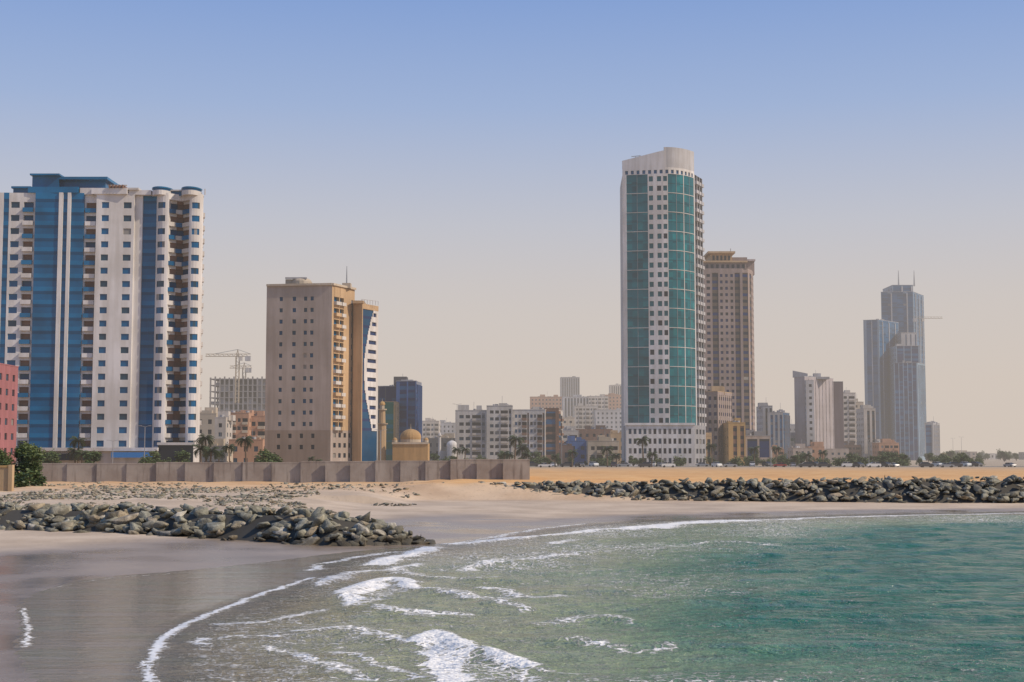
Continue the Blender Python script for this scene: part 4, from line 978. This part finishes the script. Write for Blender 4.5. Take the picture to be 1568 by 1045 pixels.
PM = [palm_mesh(i, h) for i, h in ((1, 6.5), (2, 8.5), (3, 5.0))]; BM = [bush_mesh(20 + i, H=5, W_=3.0, nl=1300, leaf=.3) for i in range(3)]; SM = [bush_mesh(40 + i, H=1.8, W_=2.2, nl=700, leaf=.2, trunk=False) for i in range(3)]
BIG = bush_mesh(77, H=5.8, W_=3.3, nl=9000, leaf=.16)
def at(u, Y, z=GL): return (GX(u, Y), Y, z)
inst("tree", BIG, at(36, 222, 2.0), .4, 1.15); inst("tree", BIG, at(-4, 230, 1.9), 2.4, 1.0); inst("shrub", SM[0], at(14, 218, 2.0), 0, 1.4); inst("shrub", SM[1], at(54, 220, 2.0), 1, 1.3); inst("shrub", SM[2], at(32, 216, 2.0), 1, 1.3)
for u, Y, sc in ((115, 345, .9), (126, 342, .75), (308, 330, .8), (322, 345, 1.0), (335, 350, .7), (352, 330, .75), (377, 350, .9), (398, 360, .7), (120, 346, .8), (316, 350, .9), (476, 380, .5), (488, 380, .5), (788, 440, 1.0), (800, 470, 1.1), (806, 450, .8), (772, 460, .8), (780, 440, .7),
                 (700, 430, .6), (712, 440, .7), (930, 470, .9), (944, 472, .8), (985, 470, 1.0), (998, 468, .9), (876, 470, .8), (850, 472, .7), (1090, 500, .9), (1155, 498, .9), (1188, 500, .8), (1235, 498, .8), (1260, 500, .7), (1350, 600, .9), (1365, 600, .8)):
    inst("palm_tree", R.choice(PM), at(u, Y), R.uniform(0, 6), sc * R.uniform(.9, 1.1))
for k in range(130):
    u = R.uniform(640, 1500); Y = R.uniform(492, 530) if R.random() < .7 else R.uniform(560, 640)
    if R.random() < .55: inst("tree", R.choice(BM), at(u, Y), R.uniform(0, 6), R.uniform(.5, 1.0))
    else: inst("shrub", R.choice(SM), at(u, Y), R.uniform(0, 6), R.uniform(.9, 1.7))
for k in range(22):
    u = R.uniform(60, 560); inst("shrub" if k % 2 else "tree", R.choice(SM if k % 2 else BM), at(u, R.uniform(300, 350)), R.uniform(0, 6), R.uniform(.6, 1.0))
for k in range(30):
    inst("tree", R.choice(BM), at(R.uniform(1420, 1620), R.uniform(800, 1300)), R.uniform(0, 6), R.uniform(.8, 1.4))

# ------------------------------------------------------------------ street lamps
def lamp(u, Y, vt):
    b = MB(); zt = GZ(vt, Y); x = GX(u, Y, vt); b.cyl(x, Y, GL, GL + .8, .2, .18, 8, STEEL); b.cyl(x, Y, GL + .8, zt, .12, .07, 8, STEEL)
    for sg in (-1, 1):
        b.strut((x, Y, zt), (x + sg * .9, Y, zt + .25), .08, STEEL); b.prism([(x + sg * .8, Y - .13), (x + sg * 1.5, Y - .1), (x + sg * 1.5, Y + .1), (x + sg * .8, Y + .13)], zt + .2, zt + .3, LGREY)
    b.obj("street_lamp")
for u, Y, vt in ((222, 335, 654), (173, 330, 676), (583, 340, 660), (700, 474, 620), (860, 474, 668), (1013, 474, 672), (1180, 474, 672), (1330, 474, 674), (1459, 900, 672), (1472, 860, 670), (745, 474, 680)): lamp(u, Y, vt)

# ------------------------------------------------------------------ atmospheric haze: absorbing air over the city, with emission standing in for scattered light
bm = bmesh.new(); bmesh.ops.create_cube(bm, size=1.0)
me = bpy.data.meshes.new("haze"); bm.to_mesh(me); bm.free(); hz = bpy.data.objects.new("haze", me); scene.collection.objects.link(hz)
hz.location = (0, 1375, 150); hz.scale = (9000, 2350, 320)
m = bpy.data.materials.new("haze"); m.use_nodes = True; m.node_tree.nodes.clear()
DEN = 0.00034
o_ = m.node_tree.nodes.new('ShaderNodeOutputMaterial'); va = m.node_tree.nodes.new('ShaderNodeVolumeAbsorption'); em = m.node_tree.nodes.new('ShaderNodeEmission'); ad = m.node_tree.nodes.new('ShaderNodeAddShader')
va.inputs['Color'].default_value = (0, 0, 0, 1); va.inputs['Density'].default_value = DEN
em.inputs['Color'].default_value = (.63, .555, .50, 1); em.inputs['Strength'].default_value = DEN
m.node_tree.links.new(va.outputs[0], ad.inputs[0]); m.node_tree.links.new(em.outputs[0], ad.inputs[1]); m.node_tree.links.new(ad.outputs[0], o_.inputs['Volume']); me.materials.append(m)
